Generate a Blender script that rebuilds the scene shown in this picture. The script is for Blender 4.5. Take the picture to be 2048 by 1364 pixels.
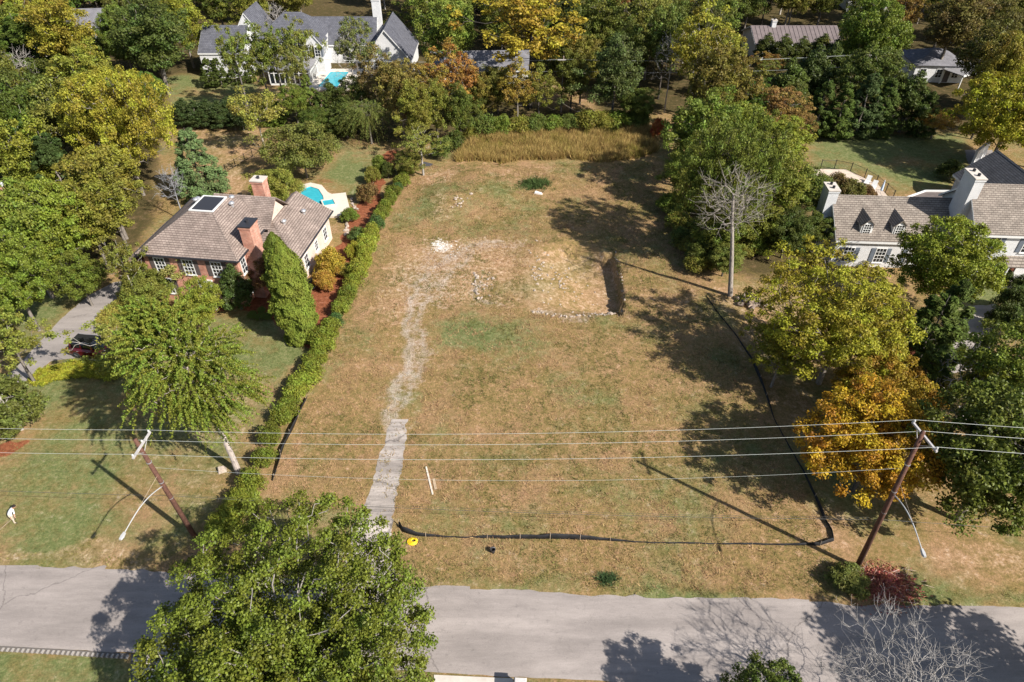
import bpy, bmesh, math, random
import numpy as np
from mathutils import Vector, Matrix

# ------------------------------------------------------------------ scene reset
for _o in list(bpy.data.objects):
    bpy.data.objects.remove(_o, do_unlink=True)
scene = bpy.context.scene
COL = scene.collection
R = math.radians

# ------------------------------------------------------------------ camera (drone, 42 m above the lawn)
CAM_H, PITCH, LENS = 42.0, R(39.5), 24.0
cam_data = bpy.data.cameras.new('drone_camera')
cam_data.lens = LENS; cam_data.sensor_width = 36.0
cam_data.clip_start = 0.5; cam_data.clip_end = 3000.0
cam = bpy.data.objects.new('drone_camera', cam_data); COL.objects.link(cam)
cam.location = (0, 0, CAM_H); cam.rotation_euler = (math.pi/2 - PITCH, 0, 0)
scene.camera = cam
scene.render.resolution_x = 1024; scene.render.resolution_y = 682

# ------------------------------------------------------------------ sky, sun, exposure
SUN_EL = R(40.0); SUN_AZ = math.atan2(.81, -.586)
world = bpy.data.worlds.new('World'); scene.world = world; world.use_nodes = True
wn = world.node_tree.nodes; wl = world.node_tree.links
bgn = wn.get('Background') or wn.new('ShaderNodeBackground')
sky = wn.new('ShaderNodeTexSky'); sky.sky_type = 'NISHITA'; sky.sun_disc = False
sky.sun_elevation = SUN_EL; sky.sun_rotation = SUN_AZ
sky.air_density = 1.0; sky.dust_density = 1.2; sky.ozone_density = 1.0
wl.new(sky.outputs[0], bgn.inputs[0]); bgn.inputs[1].default_value = 0.08
sd = bpy.data.lights.new('sun', 'SUN'); sd.energy = 5.0; sd.angle = R(0.55); sd.color = (1.0, .945, .87)
sun = bpy.data.objects.new('sun', sd); COL.objects.link(sun); sun.location = (60, -50, 90)
sdir = Vector((-math.sin(SUN_AZ)*math.cos(SUN_EL), -math.cos(SUN_AZ)*math.cos(SUN_EL), -math.sin(SUN_EL)))
sun.rotation_euler = sdir.to_track_quat('-Z', 'Y').to_euler()
scene.view_settings.view_transform = 'Standard'; scene.view_settings.look = 'None'
scene.view_settings.exposure = 0.80; scene.view_settings.gamma = 1.0
scene.view_settings.use_curve_mapping = False

# ------------------------------------------------------------------ survey: photo pixel (2048 wide) + height -> metres on the site
FPX = LENS/36.0*2048
SP, CP = math.sin(PITCH), math.cos(PITCH)
def G(px, py, z=0.0):
    u, v = px-1024.0, py-682.0
    t = (CAM_H-z)/(FPX*SP + v*CP)
    return (u*t, (FPX*CP - v*SP)*t)
def PIX(x, y, z):
    fw = y*CP + (CAM_H-z)*SP; up = y*SP - (CAM_H-z)*CP
    return (1024+FPX*x/fw, 682-FPX*up/fw)
def GP(pts, z=0.0): return [G(a, b, z) for a, b in pts]

# ------------------------------------------------------------------ object helpers
def link(o, parent=None):
    COL.objects.link(o)
    if parent is not None: o.parent = parent
    return o
def tag(o, label=None, cat=None, group=None, kind=None):
    if label: o['label'] = label
    if cat: o['category'] = cat
    if group: o['group'] = group
    if kind: o['kind'] = kind
    return o
def empty(name, loc=(0,0,0), rz=0.0, label=None, cat=None, group=None):
    o = bpy.data.objects.new(name, None); o.empty_display_size = .3
    o.location = loc; o.rotation_euler = (0,0,rz); COL.objects.link(o)
    return tag(o, label, cat, group)
class MB:
    """collects faces of ONE mesh"""
    def __init__(s): s.v=[]; s.f=[]; s.m=[]
    def add(s, verts, faces, m=0):
        b=len(s.v); s.v+= [tuple(p) for p in verts]
        for f in faces: s.f.append(tuple(i+b for i in f)); s.m.append(m)
        return s
    def box(s, x0,x1,y0,y1,z0,z1, m=0):
        v=[(x0,y0,z0),(x1,y0,z0),(x1,y1,z0),(x0,y1,z0),(x0,y0,z1),(x1,y0,z1),(x1,y1,z1),(x0,y1,z1)]
        return s.add(v,[(0,3,2,1),(4,5,6,7),(0,1,5,4),(1,2,6,5),(2,3,7,6),(3,0,4,7)],m)
    def frustum(s, b, t, m=0):
        """b, t: bottom and top loops of equal length"""
        n=len(b); fs=[tuple(range(n-1,-1,-1)), tuple(range(n,2*n))]
        for i in range(n): j=(i+1)%n; fs.append((i,j,n+j,n+i))
        return s.add(list(b)+list(t), fs, m)
    def prism(s, poly, z0, z1, m=0):
        return s.frustum([(x,y,z0) for x,y in poly],[(x,y,z1) for x,y in poly],m)
    def slab(s, quad, th, m=0):
        """polygon thickened downwards along its normal"""
        q=[Vector(p) for p in quad]; n=(q[1]-q[0]).cross(q[2]-q[0]).normalized()
        if n.z<0: q=q[::-1]; n=-n
        return s.frustum([p-n*th for p in q], q, m)
    def tube(s, pts, rad, n=6, m=0, cap=True):
        pts=[Vector(p) for p in pts]
        if not hasattr(rad,'__len__'): rad=[rad]*len(pts)
        b=len(s.v); prev=None
        for i,p in enumerate(pts):
            d=(pts[min(i+1,len(pts)-1)]-pts[max(i-1,0)]).normalized()
            a=prev if prev is not None else (Vector((0,0,1)) if abs(d.z)<.9 else Vector((1,0,0)))
            e1=(a-d*a.dot(d)).normalized(); e2=d.cross(e1); prev=e1
            for k in range(n):
                an=2*math.pi*k/n; s.v.append(tuple(p+(e1*math.cos(an)+e2*math.sin(an))*rad[i]))
        for i in range(len(pts)-1):
            for k in range(n):
                k2=(k+1)%n; s.f.append((b+i*n+k,b+i*n+k2,b+(i+1)*n+k2,b+(i+1)*n+k)); s.m.append(m)
        if cap:
            s.f.append(tuple(b+k for k in range(n-1,-1,-1))); s.m.append(m)
            e=b+(len(pts)-1)*n; s.f.append(tuple(e+k for k in range(n))); s.m.append(m)
        return s
    def lathe(s, prof, n=12, c=(0,0,0), m=0):
        b=len(s.v)
        for r,z in prof:
            for k in range(n):
                a=2*math.pi*k/n; s.v.append((c[0]+r*math.cos(a),c[1]+r*math.sin(a),c[2]+z))
        for i in range(len(prof)-1):
            for k in range(n):
                k2=(k+1)%n; s.f.append((b+i*n+k,b+i*n+k2,b+(i+1)*n+k2,b+(i+1)*n+k)); s.m.append(m)
        s.f.append(tuple(b+k for k in range(n-1,-1,-1))); s.m.append(m)
        e=b+(len(prof)-1)*n; s.f.append(tuple(e+k for k in range(n))); s.m.append(m)
        return s
    def xf(s, M, start=0):
        for i in range(start,len(s.v)): s.v[i]=tuple(M@Vector(s.v[i]))
        return s
    def mesh(s, name, mats, smooth=False):
        me=bpy.data.meshes.new(name); me.from_pydata(s.v,[],s.f)
        for m in (mats if isinstance(mats,(list,tuple)) else [mats]): me.materials.append(m)
        if any(s.m): me.polygons.foreach_set('material_index', s.m)
        if smooth: me.polygons.foreach_set('use_smooth',[True]*len(s.f))
        me.update(); return me
    def build(s, name, mats, parent=None, smooth=False, loc=None, bevel=0):
        o=bpy.data.objects.new(name, s.mesh(name,mats,smooth)); link(o,parent)
        if loc: o.location=loc
        if bevel:
            md=o.modifiers.new('bevel','BEVEL'); md.width=bevel; md.segments=2; md.limit_method='ANGLE'
        return o

# ------------------------------------------------------------------ materials
def nodes_of(m): m.use_nodes=True; return m.node_tree.nodes, m.node_tree.links
MATS={}
def mat(name, col, rough=.8, noise=0.0, nscale=6.0, bump=0.0, bscale=30.0, metal=0.0, spec=.3, col2=None, coords='Object', detail=5):
    if name in MATS: return MATS[name]
    m=bpy.data.materials.new(name); N,L=nodes_of(m); b=N['Principled BSDF']
    b.inputs['Roughness'].default_value=rough; b.inputs['Metallic'].default_value=metal
    b.inputs['Specular IOR Level'].default_value=spec
    tc=N.new('ShaderNodeTexCoord')
    c2=col2 or tuple(max(0,c*(1-noise)) for c in col)
    if noise>0 or col2:
        nz=N.new('ShaderNodeTexNoise'); nz.inputs['Scale'].default_value=nscale; nz.inputs['Detail'].default_value=detail
        nz.inputs['Roughness'].default_value=.65
        L.new(tc.outputs[coords], nz.inputs['Vector'])
        rp=N.new('ShaderNodeValToRGB'); rp.color_ramp.elements[0].position=.32; rp.color_ramp.elements[1].position=.68
        c1=tuple(min(1,c*(1+noise*.6)) for c in col) if not col2 else col
        rp.color_ramp.elements[0].color=(*c2,1); rp.color_ramp.elements[1].color=(*c1,1)
        L.new(nz.outputs['Fac'], rp.inputs[0]); L.new(rp.outputs[0], b.inputs['Base Color'])
    else: b.inputs['Base Color'].default_value=(*col,1)
    if bump>0:
        nb=N.new('ShaderNodeTexNoise'); nb.inputs['Scale'].default_value=bscale; nb.inputs['Detail'].default_value=4
        L.new(tc.outputs[coords], nb.inputs['Vector'])
        bp=N.new('ShaderNodeBump'); bp.inputs['Strength'].default_value=bump; bp.inputs['Distance'].default_value=.05
        L.new(nb.outputs['Fac'], bp.inputs['Height']); L.new(bp.outputs[0], b.inputs['Normal'])
    MATS[name]=m; return m

def brick_mat(name, c1, c2, mortar, bw, bh, msize=.06, rough=.85, axis='wall', bump=.4, noise=.35, nscale=1.2):
    """masonry / shingle courses: u = horizontal run, v = height"""
    m=bpy.data.materials.new(name); N,L=nodes_of(m); b=N['Principled BSDF']; b.inputs['Roughness'].default_value=rough
    b.inputs['Specular IOR Level'].default_value=.25
    tc=N.new('ShaderNodeTexCoord'); sp=N.new('ShaderNodeSeparateXYZ'); L.new(tc.outputs['Object'],sp.inputs[0])
    geo=N.new('ShaderNodeNewGeometry'); vt=N.new('ShaderNodeVectorTransform'); vt.vector_type='NORMAL'; vt.convert_from='WORLD'; vt.convert_to='OBJECT'
    L.new(geo.outputs['True Normal'],vt.inputs[0]); sn=N.new('ShaderNodeSeparateXYZ'); L.new(vt.outputs[0],sn.inputs[0])
    ax=N.new('ShaderNodeMath'); ax.operation='ABSOLUTE'; L.new(sn.outputs['X'],ax.inputs[0])
    ay=N.new('ShaderNodeMath'); ay.operation='ABSOLUTE'; L.new(sn.outputs['Y'],ay.inputs[0])
    gt=N.new('ShaderNodeMath'); gt.operation='GREATER_THAN'; L.new(ax.outputs[0],gt.inputs[0]); L.new(ay.outputs[0],gt.inputs[1])
    mx=N.new('ShaderNodeMix'); mx.data_type='FLOAT'; L.new(gt.outputs[0],mx.inputs[0]); L.new(sp.outputs['X'],mx.inputs[2]); L.new(sp.outputs['Y'],mx.inputs[3])
    cb=N.new('ShaderNodeCombineXYZ'); L.new(mx.outputs[0],cb.inputs[0]); L.new(sp.outputs['Z'],cb.inputs[1])
    br=N.new('ShaderNodeTexBrick'); L.new(cb.outputs[0],br.inputs['Vector'])
    br.inputs['Scale'].default_value=1; br.inputs['Brick Width'].default_value=bw; br.inputs['Row Height'].default_value=bh
    br.inputs['Mortar Size'].default_value=msize*bh; br.inputs['Color1'].default_value=(*c1,1); br.inputs['Color2'].default_value=(*c2,1); br.inputs['Mortar'].default_value=(*mortar,1)
    nz=N.new('ShaderNodeTexNoise'); nz.inputs['Scale'].default_value=nscale; nz.inputs['Detail'].default_value=6; L.new(tc.outputs['Object'],nz.inputs['Vector'])
    mr=N.new('ShaderNodeMapRange'); mr.inputs[1].default_value=.3; mr.inputs[2].default_value=.7; mr.inputs[3].default_value=1-noise; mr.inputs[4].default_value=1+noise*.6; L.new(nz.outputs['Fac'],mr.inputs[0])
    mm=N.new('ShaderNodeMix'); mm.data_type='RGBA'; mm.blend_type='MULTIPLY'; mm.inputs[0].default_value=1
    L.new(br.outputs['Color'],mm.inputs[6]); L.new(mr.outputs[0],mm.inputs[7]); L.new(mm.outputs[2],b.inputs['Base Color'])
    bp=N.new('ShaderNodeBump'); bp.inputs['Strength'].default_value=bump; bp.inputs['Distance'].default_value=.02; bp.invert=True
    L.new(br.outputs['Fac'],bp.inputs['Height']); L.new(bp.outputs[0],b.inputs['Normal'])
    MATS[name]=m; return m

def leaf_mat(name, rough=.55, spec=.22, transl=.34, hue=.05, val=.42):
    m=bpy.data.materials.new(name); N,L=nodes_of(m); b=N['Principled BSDF']; out=N['Material Output']
    oi=N.new('ShaderNodeObjectInfo')
    av=N.new('ShaderNodeAttribute'); av.attribute_name='leaf_var'
    ac=N.new('ShaderNodeAttribute'); ac.attribute_name='clump_var'
    hs=N.new('ShaderNodeHueSaturation'); L.new(oi.outputs['Color'],hs.inputs['Color'])
    h=N.new('ShaderNodeMapRange'); h.inputs[3].default_value=.5-hue; h.inputs[4].default_value=.5+hue*.25; L.new(ac.outputs['Fac'],h.inputs[0]); L.new(h.outputs[0],hs.inputs['Hue'])
    v=N.new('ShaderNodeMapRange'); v.inputs[3].default_value=1-val; v.inputs[4].default_value=1+val; L.new(av.outputs['Fac'],v.inputs[0])
    v2=N.new('ShaderNodeMapRange'); v2.inputs[3].default_value=.85; v2.inputs[4].default_value=1.2; L.new(ac.outputs['Fac'],v2.inputs[0])
    mu=N.new('ShaderNodeMath'); mu.operation='MULTIPLY'; L.new(v.outputs[0],mu.inputs[0]); L.new(v2.outputs[0],mu.inputs[1]); L.new(mu.outputs[0],hs.inputs['Value'])
    L.new(hs.outputs[0],b.inputs['Base Color']); b.inputs['Roughness'].default_value=rough; b.inputs['Specular IOR Level'].default_value=spec
    tr=N.new('ShaderNodeBsdfTranslucent'); L.new(hs.outputs[0],tr.inputs['Color'])
    ms=N.new('ShaderNodeMixShader'); ms.inputs[0].default_value=transl
    L.new(b.outputs[0],ms.inputs[1]); L.new(tr.outputs[0],ms.inputs[2]); L.new(ms.outputs[0],out.inputs['Surface'])
    MATS[name]=m; return m

LEAF=leaf_mat('leaf'); LEAFG=leaf_mat('glossy_leaf',rough=.5,spec=.25,transl=.28,hue=.04,val=.42)
NEEDLE=leaf_mat('needle',rough=.7,spec=.2,transl=.22,hue=.025,val=.4); BLADE=leaf_mat('grass_blade',rough=.75,spec=.15,transl=.25,hue=.03,val=.45)
def bark_mat():
    m=bpy.data.materials.new('bark'); N,L=nodes_of(m); b=N['Principled BSDF']; b.inputs['Roughness'].default_value=.9; b.inputs['Specular IOR Level'].default_value=.15
    oi=N.new('ShaderNodeObjectInfo'); tc=N.new('ShaderNodeTexCoord'); mp=N.new('ShaderNodeMapping'); mp.inputs['Scale'].default_value=(3,3,.7); L.new(tc.outputs['Object'],mp.inputs[0])
    nz=N.new('ShaderNodeTexNoise'); nz.inputs['Scale'].default_value=4; nz.inputs['Detail'].default_value=6; L.new(mp.outputs[0],nz.inputs['Vector'])
    mr=N.new('ShaderNodeMapRange'); mr.inputs[1].default_value=.3; mr.inputs[2].default_value=.7; mr.inputs[3].default_value=.55; mr.inputs[4].default_value=1.3; L.new(nz.outputs['Fac'],mr.inputs[0])
    mm=N.new('ShaderNodeMix'); mm.data_type='RGBA'; mm.blend_type='MULTIPLY'; mm.inputs[0].default_value=1; L.new(oi.outputs['Color'],mm.inputs[6]); L.new(mr.outputs[0],mm.inputs[7]); L.new(mm.outputs[2],b.inputs['Base Color'])
    bp=N.new('ShaderNodeBump'); bp.inputs['Strength'].default_value=.6; bp.inputs['Distance'].default_value=.04; L.new(nz.outputs['Fac'],bp.inputs['Height']); L.new(bp.outputs[0],b.inputs['Normal'])
    return m
BARK=bark_mat()
GREY_BARK=(.20,.175,.15); PALE_BARK=(.36,.33,.29); DARK_BARK=(.10,.085,.07)

WHITE=mat('white_paint',(.62,.62,.61),.6,noise=.10,nscale=2.0)
WHITEBRICK=brick_mat('white_painted_brick',(.63,.63,.62),(.58,.58,.58),(.47,.47,.47),.22,.075,noise=.08,bump=.5)
TRIM=mat('trim_white',(.66,.66,.64),.45)
REDBRICK=brick_mat('red_brick',(.44,.185,.125),(.54,.28,.20),(.54,.44,.38),.24,.08,noise=.35)
PALEBRICK=brick_mat('pale_brick',(.60,.46,.37),(.68,.55,.46),(.62,.54,.47),.24,.08,noise=.15)
SHINGLE_T=brick_mat('taupe_shingle',(.225,.175,.15),(.30,.24,.205),(.13,.10,.085),.38,.13,msize=.16,noise=.28,bump=.7,nscale=.9)
SHINGLE_B=brick_mat('brown_grey_shingle',(.215,.18,.15),(.28,.24,.20),(.11,.09,.075),.45,.15,msize=.16,noise=.25,bump=.7)
SHINGLE_G=brick_mat('charcoal_shingle',(.105,.10,.10),(.14,.135,.135),(.06,.058,.06),.5,.16,msize=.14,noise=.2,bump=.6)
SLATE=brick_mat('slate_roof',(.085,.088,.105),(.12,.122,.14),(.06,.06,.07),.4,.2,msize=.1,noise=.2,bump=.5)
GREYROOF=brick_mat('grey_roof',(.15,.145,.16),(.19,.185,.20),(.15,.15,.16),.5,.2,msize=.12,noise=.2,bump=.5)
METALROOF=mat('ribbed_metal_roof',(.16,.13,.125),.5,noise=.2,nscale=1.0)
METALGREY=mat('grey_metal_roof',(.22,.215,.22),.4,noise=.12,nscale=1.5)
GLASS=mat('window_glass',(.012,.016,.02),.06,spec=.6)
SHUTTER=mat('dark_shutter',(.10,.08,.075),.6,noise=.15); SHUTTER_G=mat('grey_shutter',(.13,.15,.18),.6,noise=.15)
BLACK=mat('black_metal',(.015,.015,.016),.5); DARKCAP=mat('dark_cap',(.03,.03,.035),.45)
GALV=mat('galvanised_metal',(.50,.50,.51),.35,metal=.6,noise=.1)
CONCRETE=mat('concrete',(.52,.47,.41),.85,noise=.14,nscale=1.5,bump=.2)
POOLDECK=mat('pale_pool_deck',(.58,.52,.44),.8,noise=.1,nscale=2.0)
POOLTILE=mat('pool_plaster',(.05,.42,.50),.6,noise=.15,nscale=1.0)
POOLDARK=mat('pool_plaster_deep',(.03,.30,.36),.6,noise=.15,nscale=1.0)
STONE=mat('rubble_stone',(.38,.31,.25),.9,noise=.3,nscale=4.0,bump=.4,bscale=9)
POLEWOOD=mat('pole_wood',(.115,.055,.038),.85,noise=.4,nscale=5,bump=.3,bscale=20)
ARMWOOD=mat('weathered_crossarm',(.42,.40,.39),.8,noise=.2)
ALU=mat('pale_aluminium',(.42,.42,.41),.45)
WIRE=mat('line_wire',(.42,.44,.41),.5); CABLE=mat('black_cable',(.07,.07,.065),.6)
SILT=mat('silt_fabric',(.018,.018,.02),.75,noise=.4,nscale=3,bump=.3,bscale=8)
STAKE=mat('wood_stake',(.42,.33,.24),.85,noise=.25)
def water_mat():
    m=bpy.data.materials.new('pool_water'); N,L=nodes_of(m); b=N['Principled BSDF']; b.inputs['Roughness'].default_value=.05; b.inputs['IOR'].default_value=1.33
    b.inputs['Base Color'].default_value=(.035,.33,.40,1); b.inputs['Specular IOR Level'].default_value=.3
    nz=N.new('ShaderNodeTexNoise'); nz.inputs['Scale'].default_value=2.5; tc=N.new('ShaderNodeTexCoord'); L.new(tc.outputs['Object'],nz.inputs['Vector'])
    rp=N.new('ShaderNodeValToRGB'); rp.color_ramp.elements[0].color=(.02,.25,.33,1); rp.color_ramp.elements[1].color=(.06,.42,.48,1); L.new(nz.outputs['Fac'],rp.inputs[0]); L.new(rp.outputs[0],b.inputs['Base Color'])
    bp=N.new('ShaderNodeBump'); bp.inputs['Strength'].default_value=.2; bp.inputs['Distance'].default_value=.05; L.new(nz.outputs['Fac'],bp.inputs['Height']); L.new(bp.outputs[0],b.inputs['Normal'])
    return m
WATER=water_mat()

# ------------------------------------------------------------------ ground: one height field
def in_poly(x,y,poly):
    c=np.zeros(x.shape,bool); n=len(poly); j=n-1
    for i in range(n):
        xi,yi=poly[i]; xj,yj=poly[j]
        if yi!=yj:
            c ^= ((yi>y)!=(yj>y)) & (x < (xj-xi)*(y-yi)/(yj-yi)+xi)
        j=i
    return c
def seg_dist(x,y,pts):
    d=np.full(x.shape,1e9)
    for (ax,ay),(bx,by) in zip(pts[:-1],pts[1:]):
        dx,dy=bx-ax,by-ay; t=np.clip(((x-ax)*dx+(y-ay)*dy)/(dx*dx+dy*dy+1e-9),0,1)
        d=np.minimum(d,np.hypot(x-ax-t*dx,y-ay-t*dy))
    return d
def vnoise(x,y,s,seed=0):
    """smooth value noise in [-1,1]"""
    r=np.random.RandomState(seed); T=r.rand(256,256)*2-1
    fx,fy=np.asarray(x)/s+1000.3,np.asarray(y)/s+1000.7
    ix,iy=np.floor(fx).astype(int),np.floor(fy).astype(int); a,b=fx-ix,fy-iy
    a=a*a*(3-2*a); b=b*b*(3-2*b); g=lambda i,j:T[i%256,j%256]
    return (g(ix,iy)*(1-a)+g(ix+1,iy)*a)*(1-b)+(g(ix,iy+1)*(1-a)+g(ix+1,iy+1)*a)*b
def sstep(e0,e1,v): t=np.clip((v-e0)/(e1-e0),0,1); return t*t*(3-2*t)

PIT=GP([(1062,628),(1150,634),(1236,630),(1250,606),(1243,560),(1228,505),(1150,478),(1075,492),(1052,545)])
PX=[p[0] for p in PIT]; PY=[p[1] for p in PIT]
def height(x,y):
    x=np.asarray(x,float); y=np.asarray(y,float)
    h=.05*vnoise(x,y,6,1)+.025*vnoise(x,y,1.7,2)
    # old cellar hole: steep east side, long ramp to the west
    inside=in_poly(x+.35*vnoise(x,y,1.3,5),y+.35*vnoise(x,y,1.3,6),PIT)
    d=seg_dist(x,y,PIT+[PIT[0]])
    east=seg_dist(x,y,GP([(1236,630),(1250,606),(1243,560),(1228,505)]))
    frac=sstep(min(PX)+1,max(PX)-2.0,x)
    soft=np.where(east<d+.05, sstep(0,.35,d), sstep(0,2.6,d))
    h-= np.where(inside, soft*(.12+1.45*frac), 0)*1.0
    # spoil mounds at the back of the lot
    for (a,b,r,k) in ((905,400,3.2,.55),(960,380,3.0,.45),(875,385,2.5,.35),(1010,395,2.5,.35),(940,350,3,.3),(1085,372,1.6,.35)):
        cx,cy=G(a,b); h+=k*np.exp(-((x-cx)**2+((y-cy)*.8)**2)/(r*r))
    return h
FX0,FX1,FY0,FY1,FS=-58.0,62.0,14.0,108.0,.30
def axis_lines(lo,a,b,hi,s):
    l=[a]; st=s
    while l[-1]>lo: st*=1.35; l.append(l[-1]-st)
    r=[b]; st=s
    while r[-1]<hi: st*=1.35; r.append(r[-1]+st)
    return np.array(l[::-1]+list(np.arange(a+s,b-s*.5,s))+r)
gx=axis_lines(-900,FX0,FX1,900,FS); gy=axis_lines(-200,FY0,FY1,1500,FS)
XX,YY=np.meshgrid(gx,gy)
flat=np.exp(-np.clip(np.maximum(np.maximum(FX0+3-XX,XX-FX1+3),np.maximum(FY0+3-YY,YY-FY1+3)),0,50)/3.0)
ROAD_N=GP([(-160,1124),(0,1130),(340,1142),(560,1156),(800,1172),(1200,1188),(1700,1205),(2048,1214),(2200,1217)])
ROAD_S=GP([(-160,1284),(0,1292),(260,1306),(885,1347),(1000,1352),(1400,1372),(2048,1404),(2200,1412)])
ROAD_N=[(-420,ROAD_N[0][1]+18)]+ROAD_N+[(420,ROAD_N[-1][1]-18)]
ROAD_S=[(-420,ROAD_S[0][1]+18)]+ROAD_S+[(420,ROAD_S[-1][1]-18)]
ROADPOLY=ROAD_N+ROAD_S[::-1]
DRIVE_W=GP([(-60,800),(25,742),(120,640),(175,592),(228,564),(262,560),(300,520),(330,520),(300,568),(250,590),(214,615),(205,640),(200,700),(170,712),(100,722),(65,752),(0,800)])
LOTDRIVE=GP([(690,1128),(700,1085),(720,1040),(738,990),(755,920),(772,880),(783,838),(815,838),(812,880),(805,920),(795,980),(784,1040),(777,1090),(790,1128),(803,1185),(672,1185)])
near_hard=np.zeros(XX.shape)
for pl,w in ((ROADPOLY,.6),(DRIVE_W,.5),(LOTDRIVE,.5)):
    d=seg_dist(XX,YY,pl+[pl[0]]); ins=in_poly(XX,YY,pl)
    near_hard=np.maximum(near_hard,np.where(ins,1,1-sstep(0,w*1.5,d)))
HH=height(XX,YY)*flat*(1-near_hard)
HH-= .06*(in_poly(XX,YY,ROADPOLY)*1.0)+.05*in_poly(XX,YY,DRIVE_W)+.0*in_poly(XX,YY,LOTDRIVE)
# pool outlines
POOL_B=GP([(598,418),(600,395),(606,382),(622,377),(638,382),(647,396),(650,418),(640,424),(610,424)])
POOL_F=[(-34.0,120.6),(-30.6,120.6),(-30.0,128.4),(-33.4,128.4)]
POOL_W=[(40.2,78.2),(44.6,77.6),(46.6,81.5),(45.2,85.0),(41.2,85.6)]
def hz(x,y):
    i=min(max(np.searchsorted(gx,x)-1,0),len(gx)-2); j=min(max(np.searchsorted(gy,y)-1,0),len(gy)-2)
    a=(x-gx[i])/(gx[i+1]-gx[i]); b=(y-gy[j])/(gy[j+1]-gy[j])
    return float((HH[j,i]*(1-a)+HH[j,i+1]*a)*(1-b)+(HH[j+1,i]*(1-a)+HH[j+1,i+1]*a)*b)

# colour zones of the ground (real ground cover: lawn, bare soil, mulch, gravel, leaf litter, lime)
WX=XX+.55*vnoise(XX,YY,1.4,11)+.9*vnoise(XX,YY,4.0,12); WY=YY+.55*vnoise(XX,YY,1.4,13)+.9*vnoise(XX,YY,4.0,14)
Z6={k:np.zeros(XX.shape) for k in ('green','bare','mulch','gravel','litter','white')}
def zone(k,pts,val,soft=1.0,px=True,warp=True):
    pl=GP(pts) if px else pts
    x,y=(WX,WY) if warp else (XX,YY)
    d=seg_dist(x,y,pl+[pl[0]]); s=np.where(in_poly(x,y,pl),d,-d)
    Z6[k]=np.maximum(Z6[k],val*sstep(-soft,soft,s))
def stripe(k,pts,w,val,soft=.5):
    d=seg_dist(WX,WY,GP(pts)); Z6[k]=np.maximum(Z6[k],val*(1-sstep(w-soft,w+soft,d)))
# lawns
zone('green',[(-40,770),(60,760),(420,640),(500,628),(575,660),(585,700),(560,770),(470,940),(420,1075),(330,1118),(-40,1120)],.62,1.5)
zone('green',[(425,640),(500,632),(560,655),(585,700),(560,745),(450,740)],.9,1.0)
zone('green',[(0,900),(230,880),(300,1000),(330,1080),(200,1100),(0,1090)],.85,3)
zone('green',[(-60,1300),(258,1312),(262,1400),(-60,1400)],1.0,.4,warp=False)
zone('green',[(1610,262),(1935,268),(1950,330),(1900,385),(1790,390),(1740,355),(1640,335)],.95,1.2)
zone('green',[(330,150),(500,150),(540,215),(340,215)],1.0,2)
zone('green',[(660,290),(780,285),(760,330),(730,400),(690,400),(650,360)],.8,1.5)
zone('green',[(1925,560),(2060,560),(2060,690),(1900,690)],1.0,1.5)
zone('green',[(860,655),(930,640),(1060,640),(1080,690),(960,705),(870,700)],.75,1.6)
zone('green',[(1180,640),(1310,628),(1320,670),(1200,680)],.5,1.6)
zone('green',[(940,490),(1040,500),(1040,545),(960,550)],.6,1.0)
zone('green',[(690,1140),(1100,1150),(1500,1160),(2100,1180),(2100,1220),(690,1190)],.55,.8)
zone('green',[(500,980),(690,1050),(690,1100),(500,1080)],.5,1.2)
zone('green',[(1500,640),(1700,800),(1700,1000),(1640,1040),(1560,860)],.45,2)
zone('green',[(850,400),(1000,350),(1100,420),(900,440)],.4,2)
zone('green',[(830,430),(860,360),(900,360),(880,460)],.4,1.5)
zone('green',[(900,1000),(1500,900),(1600,1050),(1400,1080),(900,1060)],.28,4)
zone('green',[(40,600),(240,560),(230,590),(130,690),(40,730)],.7,1.2)
zone('green',[(65,752),(110,722),(200,712),(230,740),(150,775)],.9,.6)
# bare soil / thin turf
zone('bare',[(832,345),(915,338),(905,372),(835,385)],.85,1.2)
zone('bare',[(960,335),(1150,325),(1120,365),(980,365)],.45,1.6)
zone('bare',[(860,400),(900,395),(905,440),(850,440)],.6,1.2)
zone('bare',[(945,540),(1060,500),(1075,490),(1230,500),(1250,600),(1240,640),(1060,632),(950,598)],.55,1.0)
zone('litter',[(1100,590),(1225,580),(1235,618),(1120,622)],.5,1.0)
zone('bare',[(770,500),(860,478),(1060,476),(1040,560),(960,600),(860,620),(800,650),(740,620)],.72,2)
zone('bare',[(1250,560),(1400,570),(1440,640),(1260,620)],.5,2)
zone('bare',[(1410,560),(1640,560),(1660,740),(1540,760),(1440,640)],.55,2)
zone('bare',[(1520,760),(1640,780),(1640,900),(1580,880)],.5,1.5)
zone('bare',[(1580,1000),(1700,1000),(1720,1140),(1560,1120)],.5,2)
zone('bare',[(1850,1080),(2100,1080),(2100,1180),(1830,1170)],.6,2)
zone('bare',[(340,250),(540,250),(520,310),(470,390),(420,400),(340,300)],.45,2)
zone('bare',[(440,345),(500,330),(510,400),(430,410)],.6,1.0)
zone('bare',[(290,790),(560,760),(470,920),(300,900)],.45,2.5)
zone('bare',[(380,880),(480,930),(430,1060),(330,980)],.4,1.5)
zone('bare',[(-40,1085),(330,1100),(330,1140),(-40,1128)],.55,.7)
zone('bare',[(520,178),(720,178),(720,210),(560,215)],.8,1.0)
zone('bare',[(300,800),(390,1040),(330,1080),(250,900)],.25,2)
zone('bare',[(1000,1080),(1130,1085),(1120,1130),(1020,1130)],.45,1.5)
zone('bare',[(1100,150),(1190,190),(1190,225),(1050,215)],.5,1.5)
zone('bare',[(90,700),(180,600),(200,600),(130,700)],.4,.8)
zone('bare',[(590,0),(760,0),(740,40),(600,30)],.6,3)
zone('bare',[(1640,290),(1660,345),(1740,372),(1790,400),(1700,420),(1640,400)],.35,1.0)
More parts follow.
